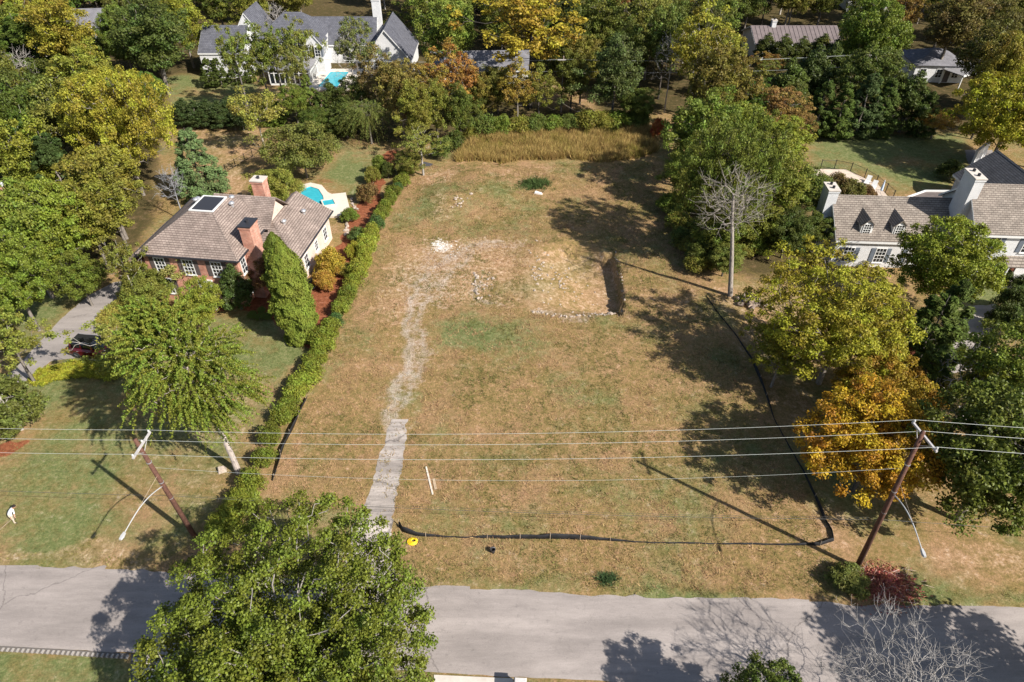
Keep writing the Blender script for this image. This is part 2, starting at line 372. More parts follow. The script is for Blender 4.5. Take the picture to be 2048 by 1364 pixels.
# pine-straw / bark mulch beds
zone('mulch',[(415,628),(440,600),(500,560),(540,560),(600,575),(640,540),(700,500),(725,500),(690,600),(650,680),(615,735),(598,700),(560,655),(500,630)],.95,.5)
zone('mulch',[(690,470),(700,420),(745,360),(770,300),(800,300),(775,380),(740,450),(720,480)],.95,.6)
zone('mulch',[(420,800),(450,790),(465,806),(440,820)],.9,.3)
zone('mulch',[(-30,870),(30,866),(48,880),(20,898),(-30,902)],.95,.3)
zone('mulch',[(1875,905),(1895,900),(1902,922),(1885,932),(1872,920)],.8,.2)
zone('mulch',[(628,352),(668,352),(672,364),(632,366)],.55,.5)
zone('mulch',[(-30,1040),(8,1042),(4,1062),(-30,1064)],.9,.3)
zone('mulch',[(640,530),(700,450),(712,470),(690,560)],.8,.5)
# gravel track of the old drive
stripe('gravel',[(786,850),(800,760),(813,680),(826,620),(842,580),(868,540),(925,505),(990,487)],.55,.95,.6)
stripe('gravel',[(811,850),(828,760),(842,680),(856,620),(872,585),(898,552),(940,515)],.5,.85,.6)
stripe('gravel',[(798,850),(812,760),(826,680),(840,620),(858,580),(885,545),(930,510),(990,490)],1.3,.52,1.0)
stripe('gravel',[(855,600),(862,560),(890,500)],2.6,.48,2.0)
stripe('gravel',[(930,500),(1000,490),(1040,490)],1.3,.5,1.0)
stripe('gravel',[(1060,628),(1150,634),(1236,628)],.45,.55,.3)
stripe('gravel',[(950,545),(950,596),(1000,600)],.4,.6,.4)
zone('white',[(866,486),(890,480),(912,497),(905,510),(885,507)],.85,1.2)
stripe('white',[(1030,1100),(1058,1122)],.12,.35,.3)
# leaf litter under the woods
zone('litter',[(-900,150),(-900,-100),(2900,-100),(2900,250),(2048,290),(1930,270),(1620,262),(1320,230),(1200,240),(900,270),(760,290),(560,260),(340,240),(330,300),(330,420),(260,520),(220,560),(60,690),(-60,760),(-900,760)],.8,2.5)
zone('litter',[(1330,330),(1620,340),(1640,560),(1480,560),(1420,520),(1350,420)],.75,2)
zone('litter',[(1780,600),(1880,600),(1960,700),(2100,720),(2100,960),(1900,860),(1800,780)],.7,2)
Z6['litter']*=1-np.clip(Z6['green']+Z6['bare'],0,1)
zone('green',[(-700,2200),(2700,2200),(2700,1430),(2048,1412),(885,1352),(262,1312),(-700,1290)],.6,.4,warp=False)

def build_ground():
    ny,nx=XX.shape
    co=np.stack([XX,YY,HH],-1).reshape(-1,3)
    idx=np.arange(nx*ny).reshape(ny,nx)
    q=np.stack([idx[:-1,:-1],idx[:-1,1:],idx[1:,1:],idx[1:,:-1]],-1).reshape(-1,4)
    # leave the pool basins open
    cx=XX[:-1,:-1]+.5*np.diff(XX,axis=1)[:-1]; cy=YY[:-1,:-1]+.5*np.diff(YY,axis=0)[:,:-1]
    me=bpy.data.meshes.new('ground'); me.vertices.add(len(co)); me.vertices.foreach_set('co',co.ravel())
    me.loops.add(q.size); me.loops.foreach_set('vertex_index',q.ravel().astype(np.int32))
    me.polygons.add(len(q)); me.polygons.foreach_set('loop_start',np.arange(0,q.size,4,dtype=np.int32)); me.polygons.foreach_set('loop_total',np.full(len(q),4,np.int32))
    me.polygons.foreach_set('use_smooth',np.ones(len(q),bool)); me.update(); me.validate()
    for nm,ks in (('cover_a',('green','bare','mulch')),('cover_b',('gravel','litter','white'))):
        a=me.color_attributes.new(nm,'FLOAT_COLOR','POINT'); d=np.ones((len(co),4),np.float32)
        for i,k in enumerate(ks): d[:,i]=Z6[k].ravel()
        a.data.foreach_set('color',d.ravel())
    m=bpy.data.materials.new('ground_cover'); N,L=nodes_of(m); b=N['Principled BSDF']; b.inputs['Roughness'].default_value=.95; b.inputs['Specular IOR Level'].default_value=.05
    tc=N.new('ShaderNodeTexCoord')
    def nz(s,d=6,ro=.65):
        n=N.new('ShaderNodeTexNoise'); n.inputs['Scale'].default_value=s; n.inputs['Detail'].default_value=d; n.inputs['Roughness'].default_value=ro; L.new(tc.outputs['Object'],n.inputs['Vector']); return n.outputs['Fac']
    def ramp(f,stops):
        r=N.new('ShaderNodeValToRGB'); e=r.color_ramp.elements
        while len(e)<len(stops): e.new(.5)
        for k,(p,c) in enumerate(stops): e[k].position=p; e[k].color=(*c,1)
        L.new(f,r.inputs[0]); return r.outputs[0]
    def mix(f,a,c,mode='MIX'):
        x=N.new('ShaderNodeMix'); x.data_type='RGBA'; x.blend_type=mode
        if isinstance(f,float): x.inputs[0].default_value=f
        else: L.new(f,x.inputs[0])
        L.new(a,x.inputs[6]); L.new(c,x.inputs[7]); return x.outputs[2]
    def mth(op,a,c=None,cl=False):
        x=N.new('ShaderNodeMath'); x.operation=op; x.use_clamp=cl
        for i,v in enumerate((a,c)):
            if v is None: continue
            if isinstance(v,(int,float)): x.inputs[i].default_value=v
            else: L.new(v,x.inputs[i])
        return x.outputs[0]
    ca=N.new('ShaderNodeVertexColor'); ca.layer_name='cover_a'; cb=N.new('ShaderNodeVertexColor'); cb.layer_name='cover_b'
    sa=N.new('ShaderNodeSeparateColor'); L.new(ca.outputs[0],sa.inputs[0]); sb=N.new('ShaderNodeSeparateColor'); L.new(cb.outputs[0],sb.inputs[0])
    fine=nz(9.0,5,.8); mid=nz(.9,6,.7); big=nz(.13,5,.6); med=nz(2.6,4,.7); pk=nz(.24,6,.65)
    grain=mth('ADD',mth('MULTIPLY',nz(2.6,6,.85),.66),mth('MULTIPLY',mid,.34))
    # dry turf
    dry=ramp(grain,((.37,(.105,.085,.030)),(.46,(.195,.145,.055)),(.54,(.275,.178,.082)),(.64,(.44,.275,.165))))
    grn=ramp(grain,((.37,(.062,.088,.026)),(.50,(.118,.152,.055)),(.64,(.235,.228,.105))))
    # patchy mixture of green and dry inside every lawn
    patch=mth('ADD',mth('MULTIPLY',mth('SUBTRACT',big,.5),4.2),mth('MULTIPLY',mth('SUBTRACT',mid,.5),2.6))
    gf=mth('ADD',sa.outputs[0],patch); gf=mth('SUBTRACT',gf,.04,True)
    tan=N.new('ShaderNodeRGB'); tan.outputs[0].default_value=(.36,.215,.125,1)
    pf=mth('MULTIPLY',mth('SUBTRACT',pk,.48),5.0,True); dry=mix(mth('MULTIPLY',pf,.7),dry,mix(1.0,tan.outputs[0],ramp(grain,((.3,(.55,.55,.55)),(.7,(1.3,1.3,1.3)))),'MULTIPLY'))
    col=mix(mth('MULTIPLY',gf,.88,True),dry,grn)
    bare=ramp(med,((.36,(.27,.155,.08)),(.5,(.43,.27,.165)),(.64,(.60,.44,.31))))
    bf=mth('MULTIPLY',mth('ADD',mth('SUBTRACT',sa.outputs[1],.35),mth('MULTIPLY',mth('SUBTRACT',mid,.5),1.6)),1.7,True)
    bf=mth('MULTIPLY',bf,.8); col=mix(bf,col,bare)
    mulch=ramp(med,((.3,(.13,.045,.022)),(.55,(.24,.085,.042)),(.75,(.34,.14,.075))))
    mf=mth('MULTIPLY',mth('ADD',mth('SUBTRACT',sa.outputs[2],.45),mth('MULTIPLY',mth('SUBTRACT',med,.5),.5)),5.0,True); col=mix(mf,col,mulch)
    litter=ramp(mid,((.3,(.035,.035,.014)),(.5,(.075,.06,.026)),(.7,(.15,.10,.05))))
    lf=mth('MULTIPLY',mth('ADD',mth('SUBTRACT',sb.outputs[1],.4),mth('MULTIPLY',mth('SUBTRACT',mid,.5),1.0)),3.0,True); col=mix(lf,col,litter)
    grav=ramp(fine,((.3,(.20,.165,.13)),(.5,(.38,.33,.285)),(.7,(.56,.50,.44))))
    rf=mth('MULTIPLY',mth('ADD',mth('SUBTRACT',sb.outputs[0],.27),mth('MULTIPLY',mth('SUBTRACT',mth('ADD',mth('MULTIPLY',med,.5),mth('MULTIPLY',mid,.5)),.5),3.6)),1.0,True); rf=mth('MULTIPLY',rf,.85); col=mix(rf,col,grav)
    wh=ramp(fine,((.3,(.58,.52,.45)),(.7,(.78,.74,.68))))
    wf=mth('MULTIPLY',mth('ADD',mth('SUBTRACT',sb.outputs[2],.42),mth('MULTIPLY',mth('SUBTRACT',med,.5),1.6)),3.0,True); col=mix(wf,col,wh)
    gr=ramp(fine,((.25,(.50,.52,.50)),(.5,(1,1,1)),(.75,(1.45,1.42,1.36)))); col=mix(1.0,col,gr,'MULTIPLY')
    L.new(col,b.inputs['Base Color'])
    bp=N.new('ShaderNodeBump'); bp.inputs['Strength'].default_value=.75; bp.inputs['Distance'].default_value=.10; L.new(fine,bp.inputs['Height']); L.new(bp.outputs[0],b.inputs['Normal'])
    me.materials.append(m)
    return tag(link(bpy.data.objects.new('ground',me)),kind='structure')
build_ground()

# ------------------------------------------------------------------ hard surfaces
def asphalt(name,base,var,crack=.5,stain=.3,vs=.16,cw=.0035):
    m=bpy.data.materials.new(name); N,L=nodes_of(m); b=N['Principled BSDF']; b.inputs['Roughness'].default_value=.92; b.inputs['Specular IOR Level'].default_value=.15
    tc=N.new('ShaderNodeTexCoord')
    def nz(s,d=5,ro=.6,st=None):
        n=N.new('ShaderNodeTexNoise'); n.inputs['Scale'].default_value=s; n.inputs['Detail'].default_value=d; n.inputs['Roughness'].default_value=ro
        if st:
            mp=N.new('ShaderNodeMapping'); mp.inputs['Scale'].default_value=st; L.new(tc.outputs['Object'],mp.inputs[0]); L.new(mp.outputs[0],n.inputs['Vector'])
        else: L.new(tc.outputs['Object'],n.inputs['Vector'])
        return n
    big=nz(.35,6,.7,(.35,1.2,1)); fine=nz(22,3,.8)
    r=N.new('ShaderNodeValToRGB'); e=r.color_ramp.elements; e[0].position=.3; e[1].position=.72
    e[0].color=(*[c*(1-var) for c in base],1); e[1].color=(*[c*(1+var) for c in base],1); L.new(big.outputs['Fac'],r.inputs[0])
    fr=N.new('ShaderNodeMapRange'); fr.inputs[1].default_value=.3; fr.inputs[2].default_value=.7; fr.inputs[3].default_value=.78; fr.inputs[4].default_value=1.2; L.new(fine.outputs['Fac'],fr.inputs[0])
    mm=N.new('ShaderNodeMix'); mm.data_type='RGBA'; mm.blend_type='MULTIPLY'; mm.inputs[0].default_value=1; L.new(r.outputs[0],mm.inputs[6]); L.new(fr.outputs[0],mm.inputs[7])
    # cracks
    wv=nz(.35,6,.7); mx=N.new('ShaderNodeMix'); mx.data_type='RGBA'; mx.inputs[0].default_value=.62; L.new(tc.outputs['Object'],mx.inputs[6]); L.new(wv.outputs['Color'],mx.inputs[7])
    vo=N.new('ShaderNodeTexVoronoi'); vo.feature='DISTANCE_TO_EDGE'; vo.inputs['Scale'].default_value=vs; L.new(mx.outputs[2],vo.inputs['Vector'])
    cm=N.new('ShaderNodeMapRange'); cm.inputs[1].default_value=0; cm.inputs[2].default_value=cw; cm.inputs[3].default_value=1-crack; cm.inputs[4].default_value=1; L.new(vo.outputs['Distance'],cm.inputs[0])
    m2=N.new('ShaderNodeMix'); m2.data_type='RGBA'; m2.blend_type='MULTIPLY'; m2.inputs[0].default_value=1; L.new(mm.outputs[2],m2.inputs[6]); L.new(cm.outputs[0],m2.inputs[7])
    # patched repairs, tyre polish and dark drips
    st=nz(.55,5,.75,(.16,1.0,1)); sr=N.new('ShaderNodeMapRange'); sr.inputs[1].default_value=.40; sr.inputs[2].default_value=.60; sr.inputs[3].default_value=1-stain*.5; sr.inputs[4].default_value=1+stain*.25; L.new(st.outputs['Fac'],sr.inputs[0])
    sp2=nz(1.9,6,.8); s3=N.new('ShaderNodeMapRange'); s3.inputs[1].default_value=.56; s3.inputs[2].default_value=.66; s3.inputs[3].default_value=1; s3.inputs[4].default_value=1-stain*.7; L.new(sp2.outputs['Fac'],s3.inputs[0])
    m3=N.new('ShaderNodeMix'); m3.data_type='RGBA'; m3.blend_type='MULTIPLY'; m3.inputs[0].default_value=1; L.new(m2.outputs[2],m3.inputs[6]); L.new(sr.outputs[0],m3.inputs[7])
    m4=N.new('ShaderNodeMix'); m4.data_type='RGBA'; m4.blend_type='MULTIPLY'; m4.inputs[0].default_value=1; L.new(m3.outputs[2],m4.inputs[6]); L.new(s3.outputs[0],m4.inputs[7])
    L.new(m4.outputs[2],b.inputs['Base Color'])
    bp=N.new('ShaderNodeBump'); bp.inputs['Strength'].default_value=.3; bp.inputs['Distance'].default_value=.02; L.new(fine.outputs['Fac'],bp.inputs['Height']); L.new(bp.outputs[0],b.inputs['Normal'])
    MATS[name]=m; return m
ROADM=asphalt('worn_road_asphalt',(.290,.254,.232),.20,crack=.42,stain=.30); DRIVEM=asphalt('drive_asphalt',(.275,.245,.225),.16,crack=.25); LOTM=asphalt('broken_drive_asphalt',(.36,.315,.28),.40,crack=.6,stain=.65,vs=.55,cw=.02)

def resample(pts,step):
    out=[]; 
    for (ax,ay),(bx,by) in zip(pts[:-1],pts[1:]):
        n=max(1,int(math.hypot(bx-ax,by-ay)/step))
        for k in range(n): out.append((ax+(bx-ax)*k/n, ay+(by-ay)*k/n))
    out.append(pts[-1]); return out
def sheet(name,poly,z,m,jag=.12,step=.35,kind='structure',seed=3,th=.10):
    pts=resample(poly+[poly[0]],step)[:-1]
    P=np.array(pts); j=jag*(vnoise(P[:,0],P[:,1],.35,seed)+.5*vnoise(P[:,0],P[:,1],2.6,seed+1)); k=jag*(vnoise(P[:,0],P[:,1],.35,seed+2)+.5*vnoise(P[:,0],P[:,1],2.6,seed+3))
    P=P+np.stack([j,k],-1)
    mb=MB(); mb.frustum([(x,y,z-th) for x,y in P],[(x,y,z) for x,y in P])
    o=mb.build(name,m); me=o.data
    bm=bmesh.new(); bm.from_mesh(me); bmesh.ops.triangulate(bm,faces=[f for f in bm.faces if len(f.verts)>4]); bm.to_mesh(me); bm.free()
    if kind: tag(o,kind=kind)
    return o
def strip_sheet(name,a,b,z,m,jag=.1,seed=5):
    n=900; A=np.array(resample(a,.6)); B=np.array(resample(b,.6))
    ta=np.linspace(0,1,len(A)); tb=np.linspace(0,1,len(B)); xs=np.concatenate([np.linspace(-420,-70,40)[:-1],np.linspace(-70,70,420),np.linspace(70,420,40)[1:]])
    ya=np.interp(xs,A[:,0],A[:,1])+jag*vnoise(xs,xs*0,.7,seed)+jag*1.5*vnoise(xs,xs*0,2.5,seed+1); yb=np.interp(xs,B[:,0],B[:,1])+jag*.5*vnoise(xs,xs*0,.8,seed+2)
    v=[(x,y,z) for x,y in zip(xs,ya)]+[(x,y,z) for x,y in zip(xs,yb)]; n=len(xs)
    mb=MB(); mb.add(v,[(n+i,n+i+1,i+1,i) for i in range(n-1)]); return tag(mb.build(name,m),kind='structure')
strip_sheet('road',ROAD_N,ROAD_S,-.006,ROADM,jag=.15)
tag(sheet('driveway',DRIVE_W,.004,DRIVEM,.05),kind='structure')
tag(sheet('driveway',LOTDRIVE,.012,LOTM,.13,.14),kind='structure')
tag(sheet('pavement',GP([(868,1350),(1000,1356),(1026,1357),(1026,1420),(868,1410)]),.03,CONCRETE,.0,1.0),kind='structure')
tag(sheet('driveway',GP([(1930,300),(1985,300),(1995,330),(1960,345),(1935,325)]),.015,DRIVEM,.1),kind='structure')
tag(sheet('driveway',GP([(1905,650),(1950,612),(2000,608),(2060,610),(2060,640),(1990,648),(1960,680),(1940,760),(1960,850),(1985,900),(1960,905),(1930,850),(1900,760)]),.02,asphalt('shaded_gravel_drive',(.34,.30,.27),.2),.15),kind='structure')

# ------------------------------------------------------------------ vegetation library (meshes are shared between copies)
def unit(a): return a/np.maximum(np.linalg.norm(a,axis=-1,keepdims=True),1e-9)
def np_mesh(name,co,quads,material,face_attrs=None,smooth=False,k=4):
    me=bpy.data.meshes.new(name); me.vertices.add(len(co)); me.vertices.foreach_set('co',np.asarray(co,np.float32).ravel())
    q=np.asarray(quads,np.int32); me.loops.add(q.size); me.loops.foreach_set('vertex_index',q.ravel())
    me.polygons.add(len(q)); me.polygons.foreach_set('loop_start',np.arange(0,q.size,k,dtype=np.int32)); me.polygons.foreach_set('loop_total',np.full(len(q),k,np.int32))
    if smooth: me.polygons.foreach_set('use_smooth',np.ones(len(q),bool))
    for n,d in (face_attrs or {}).items():
        a=me.attributes.new(n,'FLOAT','FACE'); a.data.foreach_set('value',np.asarray(d,np.float32))
    me.materials.append(material); me.update(); return me
def leaves_mesh(name,pos,nrm,tan,ln,wd,cl,rs,material):
    """one folded-free diamond per leaf"""
    n=len(pos); nrm=unit(nrm); t=unit(tan-nrm*np.sum(tan*nrm,-1,keepdims=True)); w=np.cross(nrm,t)
    ln=np.broadcast_to(np.asarray(ln,float),(n,))[:,None]; wd=np.broadcast_to(np.asarray(wd,float),(n,))[:,None]
    co=np.stack([pos-t*ln*.5, pos+w*wd*.5-t*ln*.05, pos+t*ln*.5-nrm*ln*.12, pos-w*wd*.5-t*ln*.05],1).reshape(-1,3)
    return np_mesh(name,co,np.arange(4*n).reshape(-1,4),material,{'leaf_var':rs.rand(n),'clump_var':cl})
def grow(trunk,pts,rs,bias=.35,sag=.12,gamma=2.2,tip=.012,jit=.08):
    """join attractor points to a trunk; returns edges with radii"""
    P=[np.array(p,float) for p in trunk]; par=[-1]+list(range(len(trunk)-1)); plen=[0.0]
    for i in range(1,len(P)): plen.append(plen[-1]+np.linalg.norm(P[i]-P[i-1])*.5)
    tr=np.array(P); dd=np.array([np.min(np.linalg.norm(tr-p,axis=1)) for p in pts])
    cap=len(P)+len(pts)*3+8; A=np.zeros((cap,3)); A[:len(P)]=P; PL=np.zeros(cap); PL[:len(P)]=plen; n=len(P)
    for k in np.argsort(dd):
        p=pts[k]; d=A[:n]-p; c=np.linalg.norm(d,axis=1)+bias*PL[:n]+1.2*np.maximum(0,d[:,2]+.15*np.hypot(d[:,0],d[:,1]))
        c[:max(1,int(len(trunk)*.3))]+=5
        j=int(np.argmin(c)); q=A[j]; L=np.linalg.norm(p-q); last=j
        for f in (.38,.72):
            m=q+(p-q)*f+rs.randn(3)*jit*L; m[2]+=-sag*L*(f*(1-f))*2
            A[n]=m; par.append(last); PL[n]=PL[last]+np.linalg.norm(m-A[last]); last=n; n+=1
        A[n]=p; par.append(last); PL[n]=PL[last]+np.linalg.norm(p-A[last]); n+=1
    A=A[:n]; par=np.array(par); r=np.zeros(n); kids=np.bincount(par[par>=0],minlength=n)
    acc=np.where(kids==0,tip**gamma,0.0)
    for i in range(n-1,0,-1): acc[par[i]]+=max(acc[i],tip**gamma*.5)
    r=acc**(1/gamma)
    return A,par,r
def tubes_mesh(name,A,par,r,sides=4,material=None,flare=1.25,minr=.006):
    i=np.arange(1,len(A)); j=par[1:]; a=A[j]; b=A[i]; ra=np.maximum(np.minimum(r[j],r[i]*1.45),minr); rb=np.maximum(r[i],minr)
    # trunk edges keep full radius
    d=unit(b-a); ref=np.where(np.abs(d[:,2:3])<.9,np.array([[0,0,1.]]),np.array([[1.,0,0]])); e1=unit(ref-d*np.sum(ref*d,-1,keepdims=True)); e2=np.cross(d,e1)
    b=b+d*rb[:,None]*.4
    an=np.arange(sides)*2*math.pi/sides; c=np.cos(an)[None,:,None]; s=np.sin(an)[None,:,None]
    ring=e1[:,None,:]*c+e2[:,None,:]*s; R0=a[:,None,:]+ring*ra[:,None,None]; R1=b[:,None,:]+ring*rb[:,None,None]
    E=len(a); co=np.concatenate([R0,R1],1).reshape(-1,3); base=(np.arange(E)*2*sides)[:,None]
    k=np.arange(sides)[None,:]; k2=(k+1)%sides
    q=np.stack([base+k,base+k2,base+sides+k2,base+sides+k],-1).reshape(-1,4)
    return np_mesh(name,co,q,material or BARK,smooth=True)
def rand_dirs(n,rs): return unit(rs.randn(n,3))
def lump(dirs,rs,k=9,amp=.3):
    """lumpy radius multiplier on the sphere"""
    c=rand_dirs(k,rs); a=rs.rand(k)*amp; v=np.ones(len(dirs))*(1-amp*.35)
    for ci,ai in zip(c,a): v+=ai*np.exp(-((1-dirs@ci))/.12)
    return v
def clump_leaves(ctr,out,cr,per,rs,size,flat=.75,upb=.35,inner=.5,nup=.6):
    n=len(ctr); N=n*per
    d=unit(rs.randn(N,3)+np.repeat(out,per,0)*.55+np.array([0,0,upb]))
    rad=np.repeat(cr,per)*(rs.rand(N)**inner)
    p=np.repeat(ctr,per,0)+d*rad[:,None]*np.array([1,1,flat])
    nr=unit(d*.5+unit(rs.randn(N,3))*.8+np.array([0,0,nup])); tn=unit(rs.randn(N,3)+d*.5-np.array([0,0,.3]))
    sz=size*(.65+.7*rs.rand(N)); cl=np.repeat(rs.rand(n),per)*.75+rs.rand(N)*.25
    return p,nr,tn,sz,cl
def crown_points(n,h,r,base,rs,prof='round',shell=2.0,amp=.35,squash=1.0):
    """clump centres in a lumpy envelope between z=base and z=h"""
    d=rand_dirs(n*3,rs); rho=rs.rand(n*3)**(1/shell); l=lump(d,rs,10,amp)
    hh=(h-base)/2; q=d*rho[:,None]*l[:,None]
    z=q[:,2]
    if prof=='round': wdt=np.where(z<0,1.0,1.0)
    elif prof=='spread': q[:,2]=np.where(z<0,z*.75,z); wdt=1.05
    elif prof=='upright': wdt=np.clip(1.05-.25*z,.4,1.3)
    elif prof=='cone': wdt=np.clip(.95-.62*z,.12,1.6)
    else: wdt=1.0
    pts=np.stack([q[:,0]*r*wdt,q[:,1]*r*wdt,base+hh+q[:,2]*hh],-1)
    pts=pts[pts[:,2]>base*.75]
    # thin out points that crowd each other
    keep=[]; md=r*.9*(4.0/n)**(1/2.6)
    for p in pts:
        if len(keep)>=n: break
        if not keep or np.min(np.linalg.norm(np.array(keep)-p,axis=1))>md*.55: keep.append(p)
    return np.array(keep)
PROTO={}
def proto(key,trunk_me,crown_me,h,r): PROTO[key]=(trunk_me,crown_me,h,r)
def trunk_line(top,base_r,rs,lean=.04,n=7):
    t=[]; o=np.zeros(3)
    for i in range(n):
        f=i/(n-1); t.append(np.array([lean*top*f*f+rs.randn()*.06*f,rs.randn()*.06*f,top*f]))
    t[0][:]=0; t[0][2]=-.15; return t
def make_broad(key,seed,h=13,r=4.6,base=3.2,n=95,per=150,size=.30,cr=1.15,prof='round',shell=2.2,amp=.35,lm=None,sides=4,tip=.018,flat=.72,lean=.02,trunk_top=.62,aspect=.62,br=.26,inner=.5,nup=.6):
    rs=np.random.RandomState(seed); pts=crown_points(n,h-.5*cr,r-.45*cr,base+.4*cr,rs,prof,shell,amp)
    tr=trunk_line(h*trunk_top,.2,rs,lean); A,par,rad=grow(tr,pts,rs,tip=tip)
    k=len(tr); rad[:k]=np.maximum(rad[:k],np.linspace(br,br*.45,k)*1.0)
    ctr0=np.array([0,0,base+(h-base)*.42]); out=unit(pts-ctr0)
    c=cr*(.7+.6*rs.rand(len(pts)))
    p,nr,tn,sz,cl=clump_leaves(pts,out,c,per,rs,size,flat,inner=inner,nup=nup)
    proto(key,tubes_mesh(key+'_trunk',A,par,rad,sides),leaves_mesh(key+'_crown',p,nr,tn,sz,sz*aspect,cl,rs,lm or LEAF),h,r)
def make_conifer(key,seed,h=9,r=2.3,base=.4,n=150,per=110,size=.26,pw=.8,lm=None,cr=.6,sidesp=.3,droop=.1):
    rs=np.random.RandomState(seed); z=base+(h-base-.3)*(rs.rand(n)**1.15); f=(z-base)/(h-base)
    an=rs.rand(n)*6.283; rr=r*np.clip(1-f,.03,1)**pw*(.62+.38*rs.rand(n)**.5)*(1+.28*np.sin(an*3+f*9+seed)*np.cos(f*11)); lowf=np.clip(f/.12,.55,1); rr*=lowf
    pts=np.stack([rr*np.cos(an),rr*np.sin(an),z],-1)
    tr=[np.array([0,0,-.15])]+[np.array([rs.randn()*.03,rs.randn()*.03,h*k/9]) for k in range(1,10)]
    A,par,rad=grow(tr,pts,rs,bias=.05,tip=.012,sag=.05); rad[:10]=np.linspace(.16,.02,10)*h/9
    out=unit(np.stack([pts[:,0],pts[:,1],np.full(n,.25*r)],-1)); c=cr*(.6+.6*rs.rand(n))*(1-.55*f)
    p,nr,tn,sz,cl=clump_leaves(pts,out,c,per,rs,size,.8,upb=.2); N=len(p)
    tn=unit(np.repeat(out,per,0)+rs.randn(N,3)*.5+np.array([0,0,.35-droop*3]))
    proto(key,tubes_mesh(key+'_trunk',A,par,rad,4),leaves_mesh(key+'_crown',p,nr,tn,sz*1.25,sz*.42,cl,rs,lm or NEEDLE),h,r)
def make_arborvitae(key,seed,h=11,r=1.6,N=60000,size=.155):
    rs=np.random.RandomState(seed); f=rs.rand(N); an=rs.rand(N)*6.283
    prof=np.clip(.72+1.1*f,0,1)*np.where(f>.45,np.clip(1-((f-.45)/.56)**3.0,0,1),1); prof=np.maximum(prof,.03)
    lumpv=1+.22*vnoise(an*r,f*h,.8,seed)+.20*vnoise(an*r,f*h,.32,seed+1)
    dep=rs.rand(N)**2.0; rr=r*prof*lumpv*(1-.32*dep)
    out=np.stack([np.cos(an),np.sin(an),np.zeros(N)],-1); p=out*rr[:,None]; p[:,2]=.15+f*(h-.2)+rs.randn(N)*.05
    nr=unit(out*.8+rs.randn(N,3)*.5+np.array([0,0,.3])); tn=unit(out*.35+np.array([0,0,1.])+rs.randn(N,3)*.3)
    sz=size*(.7+.7*rs.rand(N)); cl=.5+.5*vnoise(an*r,f*h,.6,seed+2)
    tr=[np.array([0,0,-.15]),np.array([0,0,h*.5]),np.array([0,0,h*.92])]; A=np.array(tr); par=np.array([-1,0,1]); rad=np.array([.16,.1,.02])
    proto(key,tubes_mesh(key+'_trunk',A,par,rad,6),leaves_mesh(key+'_crown',p,nr,tn,sz*1.3,sz*.5,np.clip(cl,0,1),rs,NEEDLE),h,r)
def make_shrub(key,seed,h=1.8,r=1.1,n=46,per=95,size=.14,cr=.42,lm=None,low=.05,aspect=.6,spiky=0.0):
    rs=np.random.RandomState(seed); d=rand_dirs(n*4,rs); d=d[d[:,2]>-.35][:n]; rho=rs.rand(n)**.35; l=lump(d,rs,7,.3)
    pts=d*rho[:,None]*l[:,None]; pts=np.stack([pts[:,0]*(r-cr*.6),pts[:,1]*(r-cr*.6),h*.45+pts[:,2]*(h*.5-cr*.35)],-1); pts[:,2]=np.maximum(pts[:,2],low+.12)
    tr=[np.array([0,0,-.1]),np.array([0,0,.12*h]),np.array([0,0,.3*h])]; A,par,rad=grow(tr,pts,rs,tip=.008); rad[:3]=np.maximum(rad[:3],.05)
    out=unit(pts-np.array([0,0,h*.3])); p,nr,tn,sz,cl=clump_leaves(pts,out,cr*(.7+.6*rs.rand(len(pts))),per,rs,size,.85)
    if spiky: tn=unit(np.repeat(out,per,0)+rs.randn(len(p),3)*.3+np.array([0,0,.4]))
    p[:,2]=np.maximum(p[:,2],low)
    proto(key,tubes_mesh(key+'_stem',A,par,rad,4),leaves_mesh(key+'_foliage',p,nr,tn,sz*(1+spiky),sz*aspect,cl,rs,lm or LEAF),h,r)
def bare_tree(key,seed,h=12,r=5,base=4,n=160,tip=.012,twigs=4,twl=1.3,lean=0.0,prof='round',br=.22,trunk_top=.7,sides=5,upw=.6):
    rs=np.random.RandomState(seed); pts=crown_points(n,h-twl*.5,r-twl*.6,base,rs,prof,1.7,.45)
    tr=trunk_line(h*trunk_top,.2,rs,lean,9); A,par,rad=grow(tr,pts,rs,bias=.3,tip=tip,sag=-.05,jit=.09)
    k=len(tr); kids=np.bincount(par[par>=0],minlength=len(A)); tips=np.where(kids==0)[0]
    newA=[];newP=[];newR=[]; n0=len(A)
    for t in tips:
        d0=unit(A[t]-A[par[t]])
        for q in range(twigs):
            d=unit(d0*.9+rs.randn(3)*.5+np.array([0,0,upw*.3])); a=t; L=twl*(.5+rs.rand()*.7)
            src=t if q<2 else par[t]; b0=A[src]; m=b0+d*L*.5+rs.randn(3)*.04*L; e=m+unit(d+rs.randn(3)*.3)*L*.5
            newA+= [m,e]; newP+=[src,n0+len(newA)-2]; newR+=[tip*.75,tip*.45]
            if rs.rand()<.6:
                e2=m+unit(d+rs.randn(3)*.8)*L*.4; newA.append(e2); newP.append(n0+len(newA)-(3 if False else 3)); newR.append(tip*.4)
    A=np.concatenate([A,np.array(newA)]); par=np.concatenate([par,np.array(newP)]); rad=np.concatenate([rad,np.array(newR)])
    rad[:k]=np.maximum(rad[:k],np.linspace(br,br*.4,k))
    proto(key,tubes_mesh(key+'_limbs',A,par,rad,sides,minr=.005),None,h,r)
